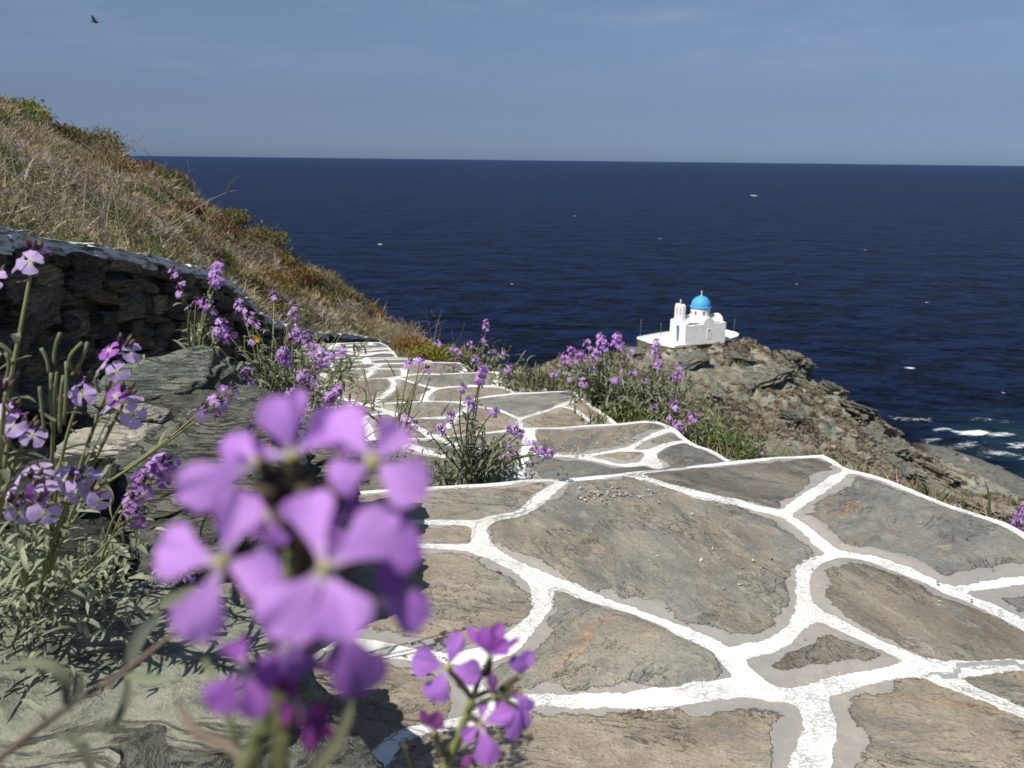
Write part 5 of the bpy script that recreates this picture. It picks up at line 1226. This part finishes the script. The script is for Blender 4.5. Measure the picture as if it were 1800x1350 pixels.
stock('bare podded stem with a drooping purple tip standing in front of the paving', vp(693, 812, 2.05), [(738, 635, 2.1, 5, .02), (720, 640, 2.1, 4, .02), (748, 651, 2.1, 3, .015), (715, 738, 2.0, 6, .035), (728, 748, 2.0, 3, .02)], 17, .0026, 12, .045, .0022, rf=.0105, bend=.06,
      pods=[((697, 678), (702, 740), 2.05), ((702, 690), (694, 735), 2.05), ((731, 671), (702, 730), 2.05), ((730, 694), (694, 745), 2.05), ((738, 722), (708, 762), 2.05)])
# the plant on the second tread ----------------------------------------
b = onz(829, 842, -H + .005)
stock('many branched leafy plant growing out of the joint in the middle of the steps', b, [(848, 652, 2.12, 13, .035), (843, 668, 2.12, 11, .03), (812, 682, 2.15, 5, .025), (823, 705, 2.1, 5, .025), (832, 715, 2.1, 4, .02), (792, 733, 2.08, 8, .03), (775, 755, 2.0, 6, .03), (757, 764, 2.0, 1, .01), (868, 724, 2.1, 5, .03), (905, 755, 2.05, 6, .03), (915, 762, 2.05, 4, .02), (893, 755, 2.05, 3, .02), (950, 792, 1.98, 8, .035), (965, 797, 1.97, 8, .03), (935, 782, 2.0, 4, .02), (895, 790, 2.05, 1, .01)],
      20, .0028, 380, .055, .0032, rosette=120, ros_r=.075, rf=.0092, bend=.05, lcol=GREEN * .95)
stock('low tangle of grey leaves round the foot of the plant in the steps', onz(850, 846, -H + .005), [(888, 805, 2.05, 1, .01), (905, 800, 2.05, 1, .01)], 21, .0020, 260, .05, .003, rosette=160, ros_r=.085, rf=.008, extra_stems=30, es_h=.15)
stock('curled leafy shoots left of the plant in the steps', onz(785, 852, -H + .005), [(745, 835, 1.98, 0, 0)], 22, .0022, 70, .055, .003, rosette=60, ros_r=.06, extra_stems=10, es_h=.1)
# beyond the right edge of the far treads -------------------------------
stock('tall airy plant whose top lilac spike stands against the sea', vp(842, 672, 5.2), [(855, 572, 5.2, 9, .07), (848, 597, 5.2, 3, .04), (826, 607, 5.2, 5, .05), (770, 603, 5.1, 4, .04), (797, 614, 5.1, 4, .05), (806, 620, 5.1, 3, .03), (836, 632, 5.0, 6, .06), (866, 616, 5.2, 3, .04), (886, 624, 5.2, 6, .05), (800, 640, 5.0, 2, .02), (768, 640, 4.9, 2, .02)], 25, .004, 260, .10, .006, rosette=60, ros_r=.15, rf=.017, extra_stems=24, es_h=.24)
stock('small plant with one lilac head at the corner of the fourth step', vp(880, 672, 4.9), [(893, 650, 4.8, 8, .06)], 26, .004, 30, .08, .005, rosette=30, ros_r=.08, rf=.018)
stock('broad plant with a row of bright lilac heads right of the third step', vp(1060, 750, 3.9), [(993, 630, 3.9, 8, .06), (1006, 618, 3.9, 7, .06), (1022, 627, 3.9, 8, .06), (1032, 608, 3.9, 5, .05), (1045, 622, 3.9, 8, .06), (1057, 598, 3.9, 9, .06), (1062, 608, 3.9, 7, .06), (1084, 597, 3.9, 10, .06), (1088, 603, 3.9, 7, .05), (1040, 648, 3.8, 3, .03), (1008, 634, 3.8, 4, .03), (975, 658, 3.9, 4, .03), (1002, 665, 3.8, 2, .02), (1025, 672, 3.7, 3, .03), (1083, 668, 3.7, 5, .04)], 30, .004, 480, .10, .0055, rosette=120, ros_r=.2, rf=.0165, extra_stems=60, es_h=.32)
stock('plant with two purple heads seen in front of the chapel terrace', vp(1140, 760, 3.7), [(1153, 613, 3.7, 12, .08), (1158, 638, 3.7, 9, .05), (1108, 618, 3.7, 3, .05), (1128, 636, 3.7, 1, .02), (1098, 650, 3.7, 1, .02), (1112, 655, 3.6, 2, .02), (1133, 667, 3.6, 2, .03)], 31, .0036, 260, .09, .005, rosette=60, ros_r=.16, rf=.0155, extra_stems=30, es_h=.26)
stock('thin stem with a purple head leaning over the brown slope', vp(1175, 745, 3.5), [(1193, 652, 3.5, 9, .07), (1190, 664, 3.5, 5, .04), (1150, 712, 3.4, 2, .02)], 32, .003, 120, .07, .0045, rosette=40, ros_r=.12, rf=.0145, extra_stems=14, es_h=.25)
stock('low purple flowers among the green leaves right of the second step', vp(1225, 800, 3.0), [(1186, 713, 3.1, 6, .05), (1218, 733, 3.0, 6, .045), (1208, 742, 3.0, 3, .03), (1191, 748, 2.95, 6, .04), (1176, 735, 3.0, 2, .03)], 33, .003, 120, .06, .004, rosette=50, ros_r=.12, rf=.0135, extra_stems=14, es_h=.22)
stock('dark purple flowers at the right edge of the photo', vp(1815, 965, 2.2), [(1795, 905, 2.15, 8, .05), (1790, 922, 2.1, 6, .04), (1805, 890, 2.2, 3, .03)], 34, .003, 40, .05, .0035, rf=.011)
stock('two tiny purple flowers beside the long right edge of the paving', vp(1690, 930, 2.6), [(1680, 888, 2.55, 4, .02), (1577, 846, 2.7, 3, .02), (1340, 797, 2.9, 3, .03)], 35, .002, 20, .04, .003, rf=.0085)
stock('small lilac bloom on the dry slope near the twig tangle', hs_px(123, 380), [(123, 324, hs_px(123, 360)[1] - .25, 5, .05)], 36, .003, 12, .05, .004, rf=.017)
stock('pale lilac bloom low among the bare twigs at the far left', hs_px(45, 370), [(45, 310, hs_px(45, 350)[1] - .3, 3, .03), (28, 252, hs_px(28, 300)[1] - .3, 4, .04)], 37, .003, 12, .05, .004, rf=.015)
stock('tiny lilac bloom on the hillside above the middle of the coping', hs_px(185, 400), [(184, 385, hs_px(184, 390)[1] - .2, 3, .02)], 38, .003, 8, .05, .004, rf=.014)

# yellow daisies in the hillside herbs
dz_ = [(172, 402), (204, 396), (210, 428), (103, 392), (450, 597), (288, 378)]
dl_ = ['tiny yellow daisy above the second coping stone', 'tiny yellow daisy highest in the herbs above the middle of the coping', 'tiny orange yellow daisy just above the edge of the coping', 'tiny yellow daisy at the right edge of the bare twigs', '', 'tiny yellow daisy on the dry slope above the right half of the coping']
for k, (px, py) in enumerate(dz_):
    if px == 450: p = P(450, 597, 2.6); b = p + np.array([0.02, 0.02, -.18])
    else: b = hs_px(px, py + 8); p = b + np.array([0.02, -.05, .10])
    r_ = empty('daisy', b, 'yellow daisy in the green foliage at the foot of the falling wall' if px == 450 else dl_[k], 'flower', None if px == 450 else 'yellow daisies on the hillside')
    g = G(); tube(g, bez(b, (b + p) / 2 + [.01, 0, 0], p, 5), .0015, .001, STEM, 4); g.build('stem', M_leaf, r_)
    g = G(); q = np.random.default_rng(k)
    for j in range(10):
        an = j * .628; d = np.array([math.cos(an), -.25, math.sin(an)]); ribbon(g, np.array([p, p + d * .006, p + d * .014]), np.cross(d, [0, 1., 0]), [.002, .003, .001], np.array([.75, .5, .03]))
    g.build('petals', M_petal, r_)

# green shrubs, grasses on the bank --------------------------------------
GR = [(0.12, 0.17, 0.045), (0.17, 0.22, 0.06), (0.085, 0.12, 0.04), (0.22, 0.25, 0.09)]; GG = [(0.17, 0.18, 0.11), (0.13, 0.14, 0.08), (0.22, 0.21, 0.13)]
for k, (px, py, D, r, h, c_, n_, lf, lab_) in enumerate([
    (950, 690, 4.7, .30, .22, GG, 5000, .035, 'dense olive green shrub right of the fourth step'),
    (1010, 715, 4.3, .22, .22, GG + OL, 3600, .035, 'dark green shrub behind the row of lilac heads'),
    (1120, 755, 3.7, .26, .24, GR, 4200, .032, 'bright green leafy shrub beyond the second step corner'),
    (1185, 775, 3.45, .24, .20, GR, 4200, .030, 'leafy green shrub with glossy small leaves beside the second step'),
    (1245, 800, 3.2, .22, .17, GR, 4000, .028, 'bright leafy shrub below the second step corner'),
    (1290, 815, 3.15, .17, .13, GR + GG, 3000, .028, 'low green shrub next to the long front edge of the step'),
    (905, 668, 5.2, .16, .12, GG, 1800, .03, 'small grey green shrub at the far corner of the fourth step'),
    (1075, 735, 4.0, .2, .2, GR + GG, 3000, .032, 'green shrub under the lilac plant at the third step')]):
    p = P(px, py, D); bush(p - [0, 0, h * .45], r, h, c_, n_, lf, lab_, 'green shrubs along the right edge of the path', 12, 60 + k, lw=.36)
def clump(label, base, n, L, spread, seed, cols, wd=.0022, lean=(0, 0, 1.0), fan=.45, group='grass clumps by the path'):
    q = np.random.default_rng(seed); root = empty('grass_clump', base, label, 'grass', group); g = G(); base = np.asarray(base)
    for i in range(n):
        a = base + np.array([q.normal() * spread, q.normal() * spread, -.03]); d = nrm(np.array(lean) + q.normal(size=3) * fan); l = L * q.uniform(.45, 1.15)
        m_ = a + d * l * .6; e = a + d * l + np.array([q.normal() * .25, q.normal() * .25, -.30 * q.random()]) * l
        c = bez(a, m_, e, 7); ribbon(g, c, q.normal(size=3), wd * np.array([.8, 1, 1, .9, .7, .4, .1]), np.array(cols[q.integers(0, len(cols))]) * q.uniform(.7, 1.2))
    g.build('blades', M_leaf, root); return root
GB = [(0.13, 0.17, 0.05), (0.18, 0.21, 0.07), (0.10, 0.12, 0.04)]; DB = [(0.40, 0.33, 0.21), (0.30, 0.24, 0.15), (0.34, 0.29, 0.2)]
clump('green grass blades beside the second step', P(1275, 830, 3.05), 170, .22, .10, 1, GB)
clump('long green blades arching among the leafy shrubs', P(1085, 760, 3.6), 120, .16, .10, 2, GB, .0035)
clump('upright green blades right of the lilac heads', P(1150, 770, 3.5), 60, .2, .06, 3, GB, .0035)
clump('dry straw stalks by the long right edge of the paving', P(1600, 905, 2.45), 60, .20, .06, 4, DB, .0012, fan=.5)
clump('dry stalks with green blades near the right edge of the photo', P(1660, 930, 2.4), 70, .16, .08, 5, DB + GB, .0018)
clump('broad dark green blades leaning right at the right edge', P(1725, 965, 2.2), 9, .26, .02, 6, [(0.10, 0.12, 0.06)], .006, (.75, 0, .8), .28)
clump('dark blade stalk rising beside the dry stalks', P(1625, 905, 2.4), 4, .20, .015, 7, [(0.09, 0.10, 0.05), (.14, .15, .07)], .005, (.4, 0, 1), .25)
clump('straw coloured wisps at the far right edge of the paving', P(1770, 985, 2.1), 70, .18, .08, 8, DB, .0012)
clump('thin dry stalks past the corner of the first step', P(1520, 865, 2.8), 40, .16, .08, 9, DB, .0012)
clump('green tufts between the shrubs at the third step', P(1000, 725, 4.3), 120, .14, .14, 10, GB + DB, .003)
clump('sparse grass at the far corner of the fourth step', P(905, 665, 5.3), 70, .14, .14, 11, GB + DB, .0035)
clump('little green tuft at the corner of the third step', P(1050, 735, 3.3), 40, .09, .02, 12, GB, .0022)
clump('grass blades under the falling wall', P(500, 690, 3.2), 160, .14, .22, 13, GB + DB, .003)
clump('shaded weeds between the wall foot and the boulders', P(420, 720, 2.7), 120, .16, .2, 14, GB, .0025)

# low ground cover on the right bank
g = G(); PP, DD, LL, WW, CC = [], [], [], [], []
Bf = B
for k in range(9000):
    i = rh.integers(0, B.shape[0]); j = int(3 + rh.random() ** 1.3 * 27); p = B[i, min(j, B.shape[1] - 1)]
    n_ = 6; d = rh.normal(size=(n_, 3)) * .5; d[:, 2] = 1; d /= np.linalg.norm(d, axis=1)[:, None]
    sc = 1 + .25 * max(0, tt[min(j, len(tt) - 1)])
    PP.append(p + rh.normal(size=(n_, 3)) * np.array([.05, .05, 0]) * sc); DD.append(d); LL.append(np.full(n_, .07 * min(sc, 2.5)) * rh.uniform(.5, 1.3, n_)); WW.append(rh.uniform(.0018, .004, n_) * min(sc, 3))
    CC.append(np.array([pal['olive'], pal['green'], pal['straw'], pal['tan'], pal['green']][rh.integers(0, 5)]) * rh.uniform(.7, 1.2, (n_, 1)))
blades(g, np.vstack(PP), np.vstack(DD), np.concatenate(LL), np.concatenate(WW), np.vstack(CC))
tag(g.build('bank_grass', M_dry, None, False), 'short rough grass and herbs covering the bank right of the path', 'grass', kind='stuff')
# ground litter on the verge
g = G(); PP, DD, LL, WW, CC = [], [], [], [], []
for k in range(2600):
    y = rh.uniform(1.0, 11) ; xl = path_left(y); xw = np.interp(y, WTc[:, 1], WTc[:, 0]); x = xl + (xw - xl) * rh.random()
    n_ = 5; d = rh.normal(size=(n_, 3)) * .7; d[:, 2] = .8; d /= np.linalg.norm(d, axis=1)[:, None]
    PP.append(np.array([x, y, vz(x, y)]) + rh.normal(size=(n_, 3)) * [.03, .03, 0]); DD.append(d); LL.append(.05 * rh.uniform(.4, 1.3, n_)); WW.append(rh.uniform(.001, .003, n_))
    CC.append(np.array([pal['olive'], pal['green'], pal['grey'], pal['tan']][rh.integers(0, 4)]) * rh.uniform(.6, 1.1, (n_, 1)))
blades(g, np.vstack(PP), np.vstack(DD), np.concatenate(LL), np.concatenate(WW), np.vstack(CC))
tag(g.build('verge_litter', M_dry, None, False), 'dead leaves and sparse weeds on the soil between path and wall', 'ground cover', kind='stuff')

# ------------------------------------------------------------------ the blossoms close to the camera
def near_petal(g, c, d0, tip, d1, hw, colr, cup=.25, bendn=.12, ns=18, nt=17, ph=0.0):
    S, T, W = petal_grid(ns, nt); A = Z(*c, d0); Bq = Z(*tip, d1); v = Bq - A; L = np.linalg.norm(v); d = v / L
    view = nrm((A + Bq) / 2 - CAM); sd = nrm(np.cross(d, view)); nn_ = nrm(np.cross(sd, d)); nn_ = nn_ if nn_ @ view < 0 else -nn_
    w_ = hw / FPX * (d0 + d1) / 2
    h = bendn * L * np.sin(S * math.pi * .9) + cup * w_ * (T ** 2) + .07 * w_ * np.sin(T * 4 + ph + S * 5) * S + .05 * w_ * np.sin(T * 9 + ph * 2) * S ** 3 - .10 * w_ * np.exp(-(T / .22) ** 2) * S
    Pp = A + v * S[..., None] + sd * (T * w_)[..., None] + nn_ * h[..., None]
    f = np.clip((S - .04) / .26, 0, 1)[..., None] ** .8; C = (1 - f) * np.array([.68, .60, .64]) + f * np.asarray(colr)
    C = C * (1 - .12 * (np.sin(T * 17 * (1 - .4 * S)) ** 2)[..., None]) * (1 - .12 * (np.abs(T) ** 3)[..., None]) * np.array([1, 1, 1]); C = C * (1 + .10 * fbm(np.c_[S.ravel() * 2 + ph, T.ravel() * 1.5, np.full(S.size, ph)], 3, 2).reshape(S.shape)[..., None])
    g.add(Pp.reshape(-1, 3), gridF(ns, nt), C.reshape(-1, 3))
def eye(g, c, d0, r, colr=(.50, .50, .10)):
    A = Z(*c, d0 - .0012); rr_ = r / FPX * d0; V, F = ICO[3]; g.add(A + V * rr_, F, np.array(colr))
def calyx(g, c, d0, to, d1, r0, r1, colr):
    A, Bq = Z(*c, d0), Z(*to, d1); m_ = (A + Bq) / 2 + np.array([0, .002, 0]); tube(g, bez(A, m_, Bq, 10), r0, r1, np.array(colr), 9)
fgb = np.array([-0.20, 0.34, 0.03])
fg = empty('flowering_plant', fgb, 'large blurred lilac blossoms closest to the camera', 'flowering plant')
CAL = (.10, .085, .05)
def near_flower(c, d, petals, colr, par, r=11, cal=None, dk=None):
    g = G(); col_ = np.array(colr)
    for k, (tip, dd, hw) in enumerate(petals): near_petal(g, c, d, tip, d + dd, hw, col_ * (1 + .05 * math.sin(k * 3 + c[0])), ph=k * 2.1, cup=.3 if k % 2 else -.15)
    o_ = g.build('flower', M_petal, par, True)
    g = G(); eye(g, c, d, r)
    if cal: calyx(g, c, d + .002, cal[0], d + cal[1], .0011, .0016, CAL)
    e = g.build('flower_eye', M_leaf, None, True)
    if par is not None and e: e.data.transform(Matrix.Translation(-Vector(par.location))); e.parent = o_
    return o_
NL = (.66, .34, .87); ND = (.34, .15, .50)  # ND: petal lilac with shade darkened in, for petals turned from the sun
near_flower((390, 988), .122, [((272, 962), .002, 52), ((428, 858), .004, 42), ((330, 1132), .0, 48), ((500, 1022), -.002, 42)], NL, fg, cal=((450, 1060), .02))
near_flower((570, 1000), .118, [((468, 1122), -.004, 64), ((622, 1128), -.003, 54), ((706, 905), .003, 48), ((538, 866), .010, 44)], NL, fg, cal=((520, 1090), .02))
near_flower((655, 812), .128, [((592, 716), .006, 38), ((706, 745), .004, 38), ((578, 852), -.002, 35), ((755, 872), -.003, 46)], NL, fg, cal=((600, 870), .03))
near_flower((512, 802), .132, [((480, 692), .000, 40), ((606, 726), .004, 36), ((385, 788), .004, 32), ((527, 682), .010, 15)], (.60, .29, .82), fg, 8, cal=((530, 880), .02))
near_flower((452, 810), .128, [((306, 878), -.004, 44), ((420, 775), .006, 26)], NL, fg, 6, cal=((500, 880), .02))
near_flower((545, 940), .126, [((520, 868), .002, 38), ((590, 900), .004, 26)], (.34, .15, .52), fg, 4, cal=((530, 1000), .01))  # shaded upper petal, its shade painted as a darker purple
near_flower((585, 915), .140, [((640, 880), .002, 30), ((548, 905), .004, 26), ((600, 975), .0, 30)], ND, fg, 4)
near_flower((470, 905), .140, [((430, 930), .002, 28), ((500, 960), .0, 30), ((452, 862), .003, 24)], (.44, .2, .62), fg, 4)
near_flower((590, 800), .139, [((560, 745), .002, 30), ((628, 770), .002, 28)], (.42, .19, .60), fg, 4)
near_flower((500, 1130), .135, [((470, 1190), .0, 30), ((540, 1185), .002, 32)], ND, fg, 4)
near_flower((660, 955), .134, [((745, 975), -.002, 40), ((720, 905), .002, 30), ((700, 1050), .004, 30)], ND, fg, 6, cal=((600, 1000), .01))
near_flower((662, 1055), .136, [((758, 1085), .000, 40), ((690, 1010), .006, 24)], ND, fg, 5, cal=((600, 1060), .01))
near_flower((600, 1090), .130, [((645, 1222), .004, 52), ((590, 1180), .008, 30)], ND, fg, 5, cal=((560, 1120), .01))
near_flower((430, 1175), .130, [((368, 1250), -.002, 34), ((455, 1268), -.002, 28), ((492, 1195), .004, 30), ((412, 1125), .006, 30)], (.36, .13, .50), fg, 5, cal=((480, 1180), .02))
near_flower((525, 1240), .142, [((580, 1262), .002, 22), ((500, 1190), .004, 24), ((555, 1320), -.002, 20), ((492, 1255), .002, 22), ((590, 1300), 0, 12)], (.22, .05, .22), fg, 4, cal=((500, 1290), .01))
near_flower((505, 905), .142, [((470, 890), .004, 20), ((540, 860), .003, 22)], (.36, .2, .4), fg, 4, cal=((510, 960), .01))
g = G()
ctr = Z(520, 960, .15)
for c_ in [(505, 905), (470, 850), (540, 860), (600, 850), (505, 830)]:
    calyx(g, c_, .136, (515, 960), .150, .0022, .0014, CAL)
for c_, d_ in [((515, 960), .150), ((450, 1060), .142), ((520, 1090), .140), ((600, 1000), .144), ((600, 1060), .146), ((560, 1120), .140), ((480, 1180), .150), ((500, 1290), .150)]:
    tube(g, bez(Z(*c_, d_), Z(505, min(c_[1] + 90, 1330), .150), Z(478, min(c_[1] + 170, 1400), .152), 8), .0010, .0011, np.array([.17, .18, .08]), 7)
st_ = np.array([Z(520, 900, .150), Z(512, 1000, .151), Z(500, 1120, .152), Z(470, 1240, .153), Z(430, 1360, .155), Z(330, 1560, .18), fgb + [0, 0, .3], fgb])
tube(g, catmull(st_, 40), .0013, .0026, np.array([.22, .25, .11]), 8)
tube(g, catmull([Z(505, 1150, .152), Z(600, 1180, .16), Z(690, 1135, .165)], 10), .0009, .0005, np.array([.12, .13, .06]), 6)
tube(g, catmull([Z(340, 1560, .19), Z(420, 1380, .17), Z(400, 1260, .165), Z(360, 1160, .17)], 14), .0013, .0006, np.array([.25, .27, .14]), 6)
tube(g, catmull([Z(470, 1420, .16), Z(425, 1330, .16), Z(345, 1285, .165), Z(318, 1245, .17)], 14), .0016, .0007, np.array([.26, .20, .15]), 6)
g.build('stem', M_leaf, fg)
g = G()
def fgleaf(pts_, hw, c_=(.17, .19, .12)):
    pp = catmull([Z(x, y, d) for x, y, d in pts_], 14); s_ = nrm(np.cross(pp[-1] - pp[0], pp[len(pp) // 2] - CAM))
    ribbon(g, pp, s_ + np.array([0.01, 0, 0]), hw * .24 / FPX * np.array([.5, .75, .9, 1, 1, 1, 1, 1, .95, .9, .8, .6, .4, .15]), np.array(c_), .3)
fgleaf([(115, 1240, .24), (112, 1190, .24), (70, 1165, .24), (-20, 1178, .24)], 10)
fgleaf([(225, 1190, .25), (222, 1230, .25), (205, 1265, .25), (180, 1285, .25)], 8)
fgleaf([(120, 1290, .24), (150, 1320, .24), (168, 1380, .24)], 9)
fgleaf([(215, 1180, .25), (265, 1195, .25), (305, 1188, .25)], 9, (.24, .27, .16))
fgleaf([(225, 1165, .25), (250, 1110, .25), (285, 1078, .25)], 12, (.17, .19, .14))
fgleaf([(285, 1060, .24), (320, 1050, .24), (345, 1030, .24)], 14, (.19, .21, .14))
fgleaf([(120, 1250, .24), (140, 1210, .24), (142, 1180, .24)], 6)
fgleaf([(100, 1290, .24), (130, 1300, .24), (175, 1300, .24)], 6)
fgleaf([(540, 1370, .17), (600, 1290, .17), (620, 1230, .17)], 8, (.2, .2, .12))
g.build('leaves', M_leaf, fg)
tw = empty('plant_stem', Z(-60, 1350, .26), 'blurred purplish leaning stem with curled leaves in the bottom left corner', 'plant')
g = G(); tube(g, catmull([Z(-160, 1420, .27), Z(-20, 1345, .26), (Z(80, 1270, .25)), Z(130, 1235, .25), Z(225, 1175, .25), Z(310, 1110, .25)], 30), .0013, .0008, np.array([.19, .15, .12]), 7)
g.build('stem', M_leaf, tw)
lv = [c for c in fg.children if c.name.startswith('leaves')][0]; lv.data.transform(Matrix.Translation(fg.location)); lv.data.transform(Matrix.Translation(-Vector(tw.location))); lv.parent = tw

# second, sharper cluster at the bottom centre
f2 = empty('flowering_plant', np.array([-.05, .42, 0.01]), 'small sharper lilac blossoms at the bottom centre beside the blurred ones', 'flowering plant')
D2 = .30
def nf2(c, petals, colr, r=5, cal=None, d=D2): return near_flower(c, d, petals, colr, f2, r, cal)
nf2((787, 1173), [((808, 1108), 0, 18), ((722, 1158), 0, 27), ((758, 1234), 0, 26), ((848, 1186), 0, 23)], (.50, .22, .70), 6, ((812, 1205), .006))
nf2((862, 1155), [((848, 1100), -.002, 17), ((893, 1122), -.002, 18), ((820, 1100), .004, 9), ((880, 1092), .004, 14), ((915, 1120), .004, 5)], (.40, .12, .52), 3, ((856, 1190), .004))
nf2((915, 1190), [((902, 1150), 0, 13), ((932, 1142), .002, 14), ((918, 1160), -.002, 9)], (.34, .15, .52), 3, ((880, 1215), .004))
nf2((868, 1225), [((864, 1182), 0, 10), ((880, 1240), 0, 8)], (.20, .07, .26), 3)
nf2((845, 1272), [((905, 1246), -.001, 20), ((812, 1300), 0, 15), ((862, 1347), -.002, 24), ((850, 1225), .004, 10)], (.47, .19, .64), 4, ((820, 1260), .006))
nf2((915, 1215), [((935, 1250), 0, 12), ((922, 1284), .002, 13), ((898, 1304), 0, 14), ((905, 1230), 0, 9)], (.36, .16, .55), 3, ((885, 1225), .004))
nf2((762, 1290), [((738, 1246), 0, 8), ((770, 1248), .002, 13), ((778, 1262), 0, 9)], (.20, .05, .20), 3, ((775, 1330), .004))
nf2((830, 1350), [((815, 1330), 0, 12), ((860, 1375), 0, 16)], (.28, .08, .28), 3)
g = G(); gc = np.array([.27, .32, .10])
tube(g, catmull([Z(830, 1228, D2 + .006), Z(815, 1270, D2 + .006), Z(790, 1330, D2 + .008), Z(760, 1420, D2 + .02), Z(740, 1600, D2 + .05), np.array([-.05, .42, .01])], 40), .0014, .0022, gc, 8)
for a_ in [[(830, 1228), (812, 1205), (790, 1180)], [(830, 1228), (845, 1190), (862, 1155)], [(830, 1228), (860, 1215), (885, 1222)], [(820, 1255), (835, 1240), (875, 1225), (905, 1240)], [(790, 1330), (778, 1320), (765, 1290)], [(735, 1370), (722, 1340), (712, 1310)]]:
    tube(g, catmull([Z(x, y, D2 + .006 - .003 * k) for k, (x, y) in enumerate(a_)], 10), .0011, .0009, np.array([.10, .10, .06]), 7)
g.build('stem', M_leaf, f2)

# ------------------------------------------------------------------ bird high over the sea
bp = P(169, 39, 46); bird = empty('bird', bp, 'small dark bird flying high against the sky', 'bird')
g = G(); V, F = ICO[3]; g.add(bp + V * np.array([.20, .07, .06]) * (1 - .35 * np.abs(V[:, :1])), F, (.16, .18, .21)); g.add(bp + np.array([-.20, 0, .03]) + V * .05, F, (.16, .18, .21))
g.add(bp + np.array([[-.24, 0, .03], [-.30, 0, .02], [-.24, .01, .015], [.18, .04, 0], [.34, .06, .01], [.34, -.06, .01], [.18, -.04, 0]]), np.array([[0, 1, 2, 2], [3, 4, 5, 6]]), (.16, .18, .21)); g.build('body', M_dry, bird)
for s_ in (-1, 1):
    g = G(); c = [bp + np.array([-.02, s_ * .04, .02]), bp + np.array([-.06, s_ * .16, .16]), bp + np.array([.0, s_ * .30, .30])]
    pts_ = catmull(c, 8); ribbon(g, pts_, np.array([1., 0, 0]), np.array([.09, .10, .10, .09, .075, .06, .04, .01]), (.16, .18, .21), .1); g.build('wing', M_dry, bird)
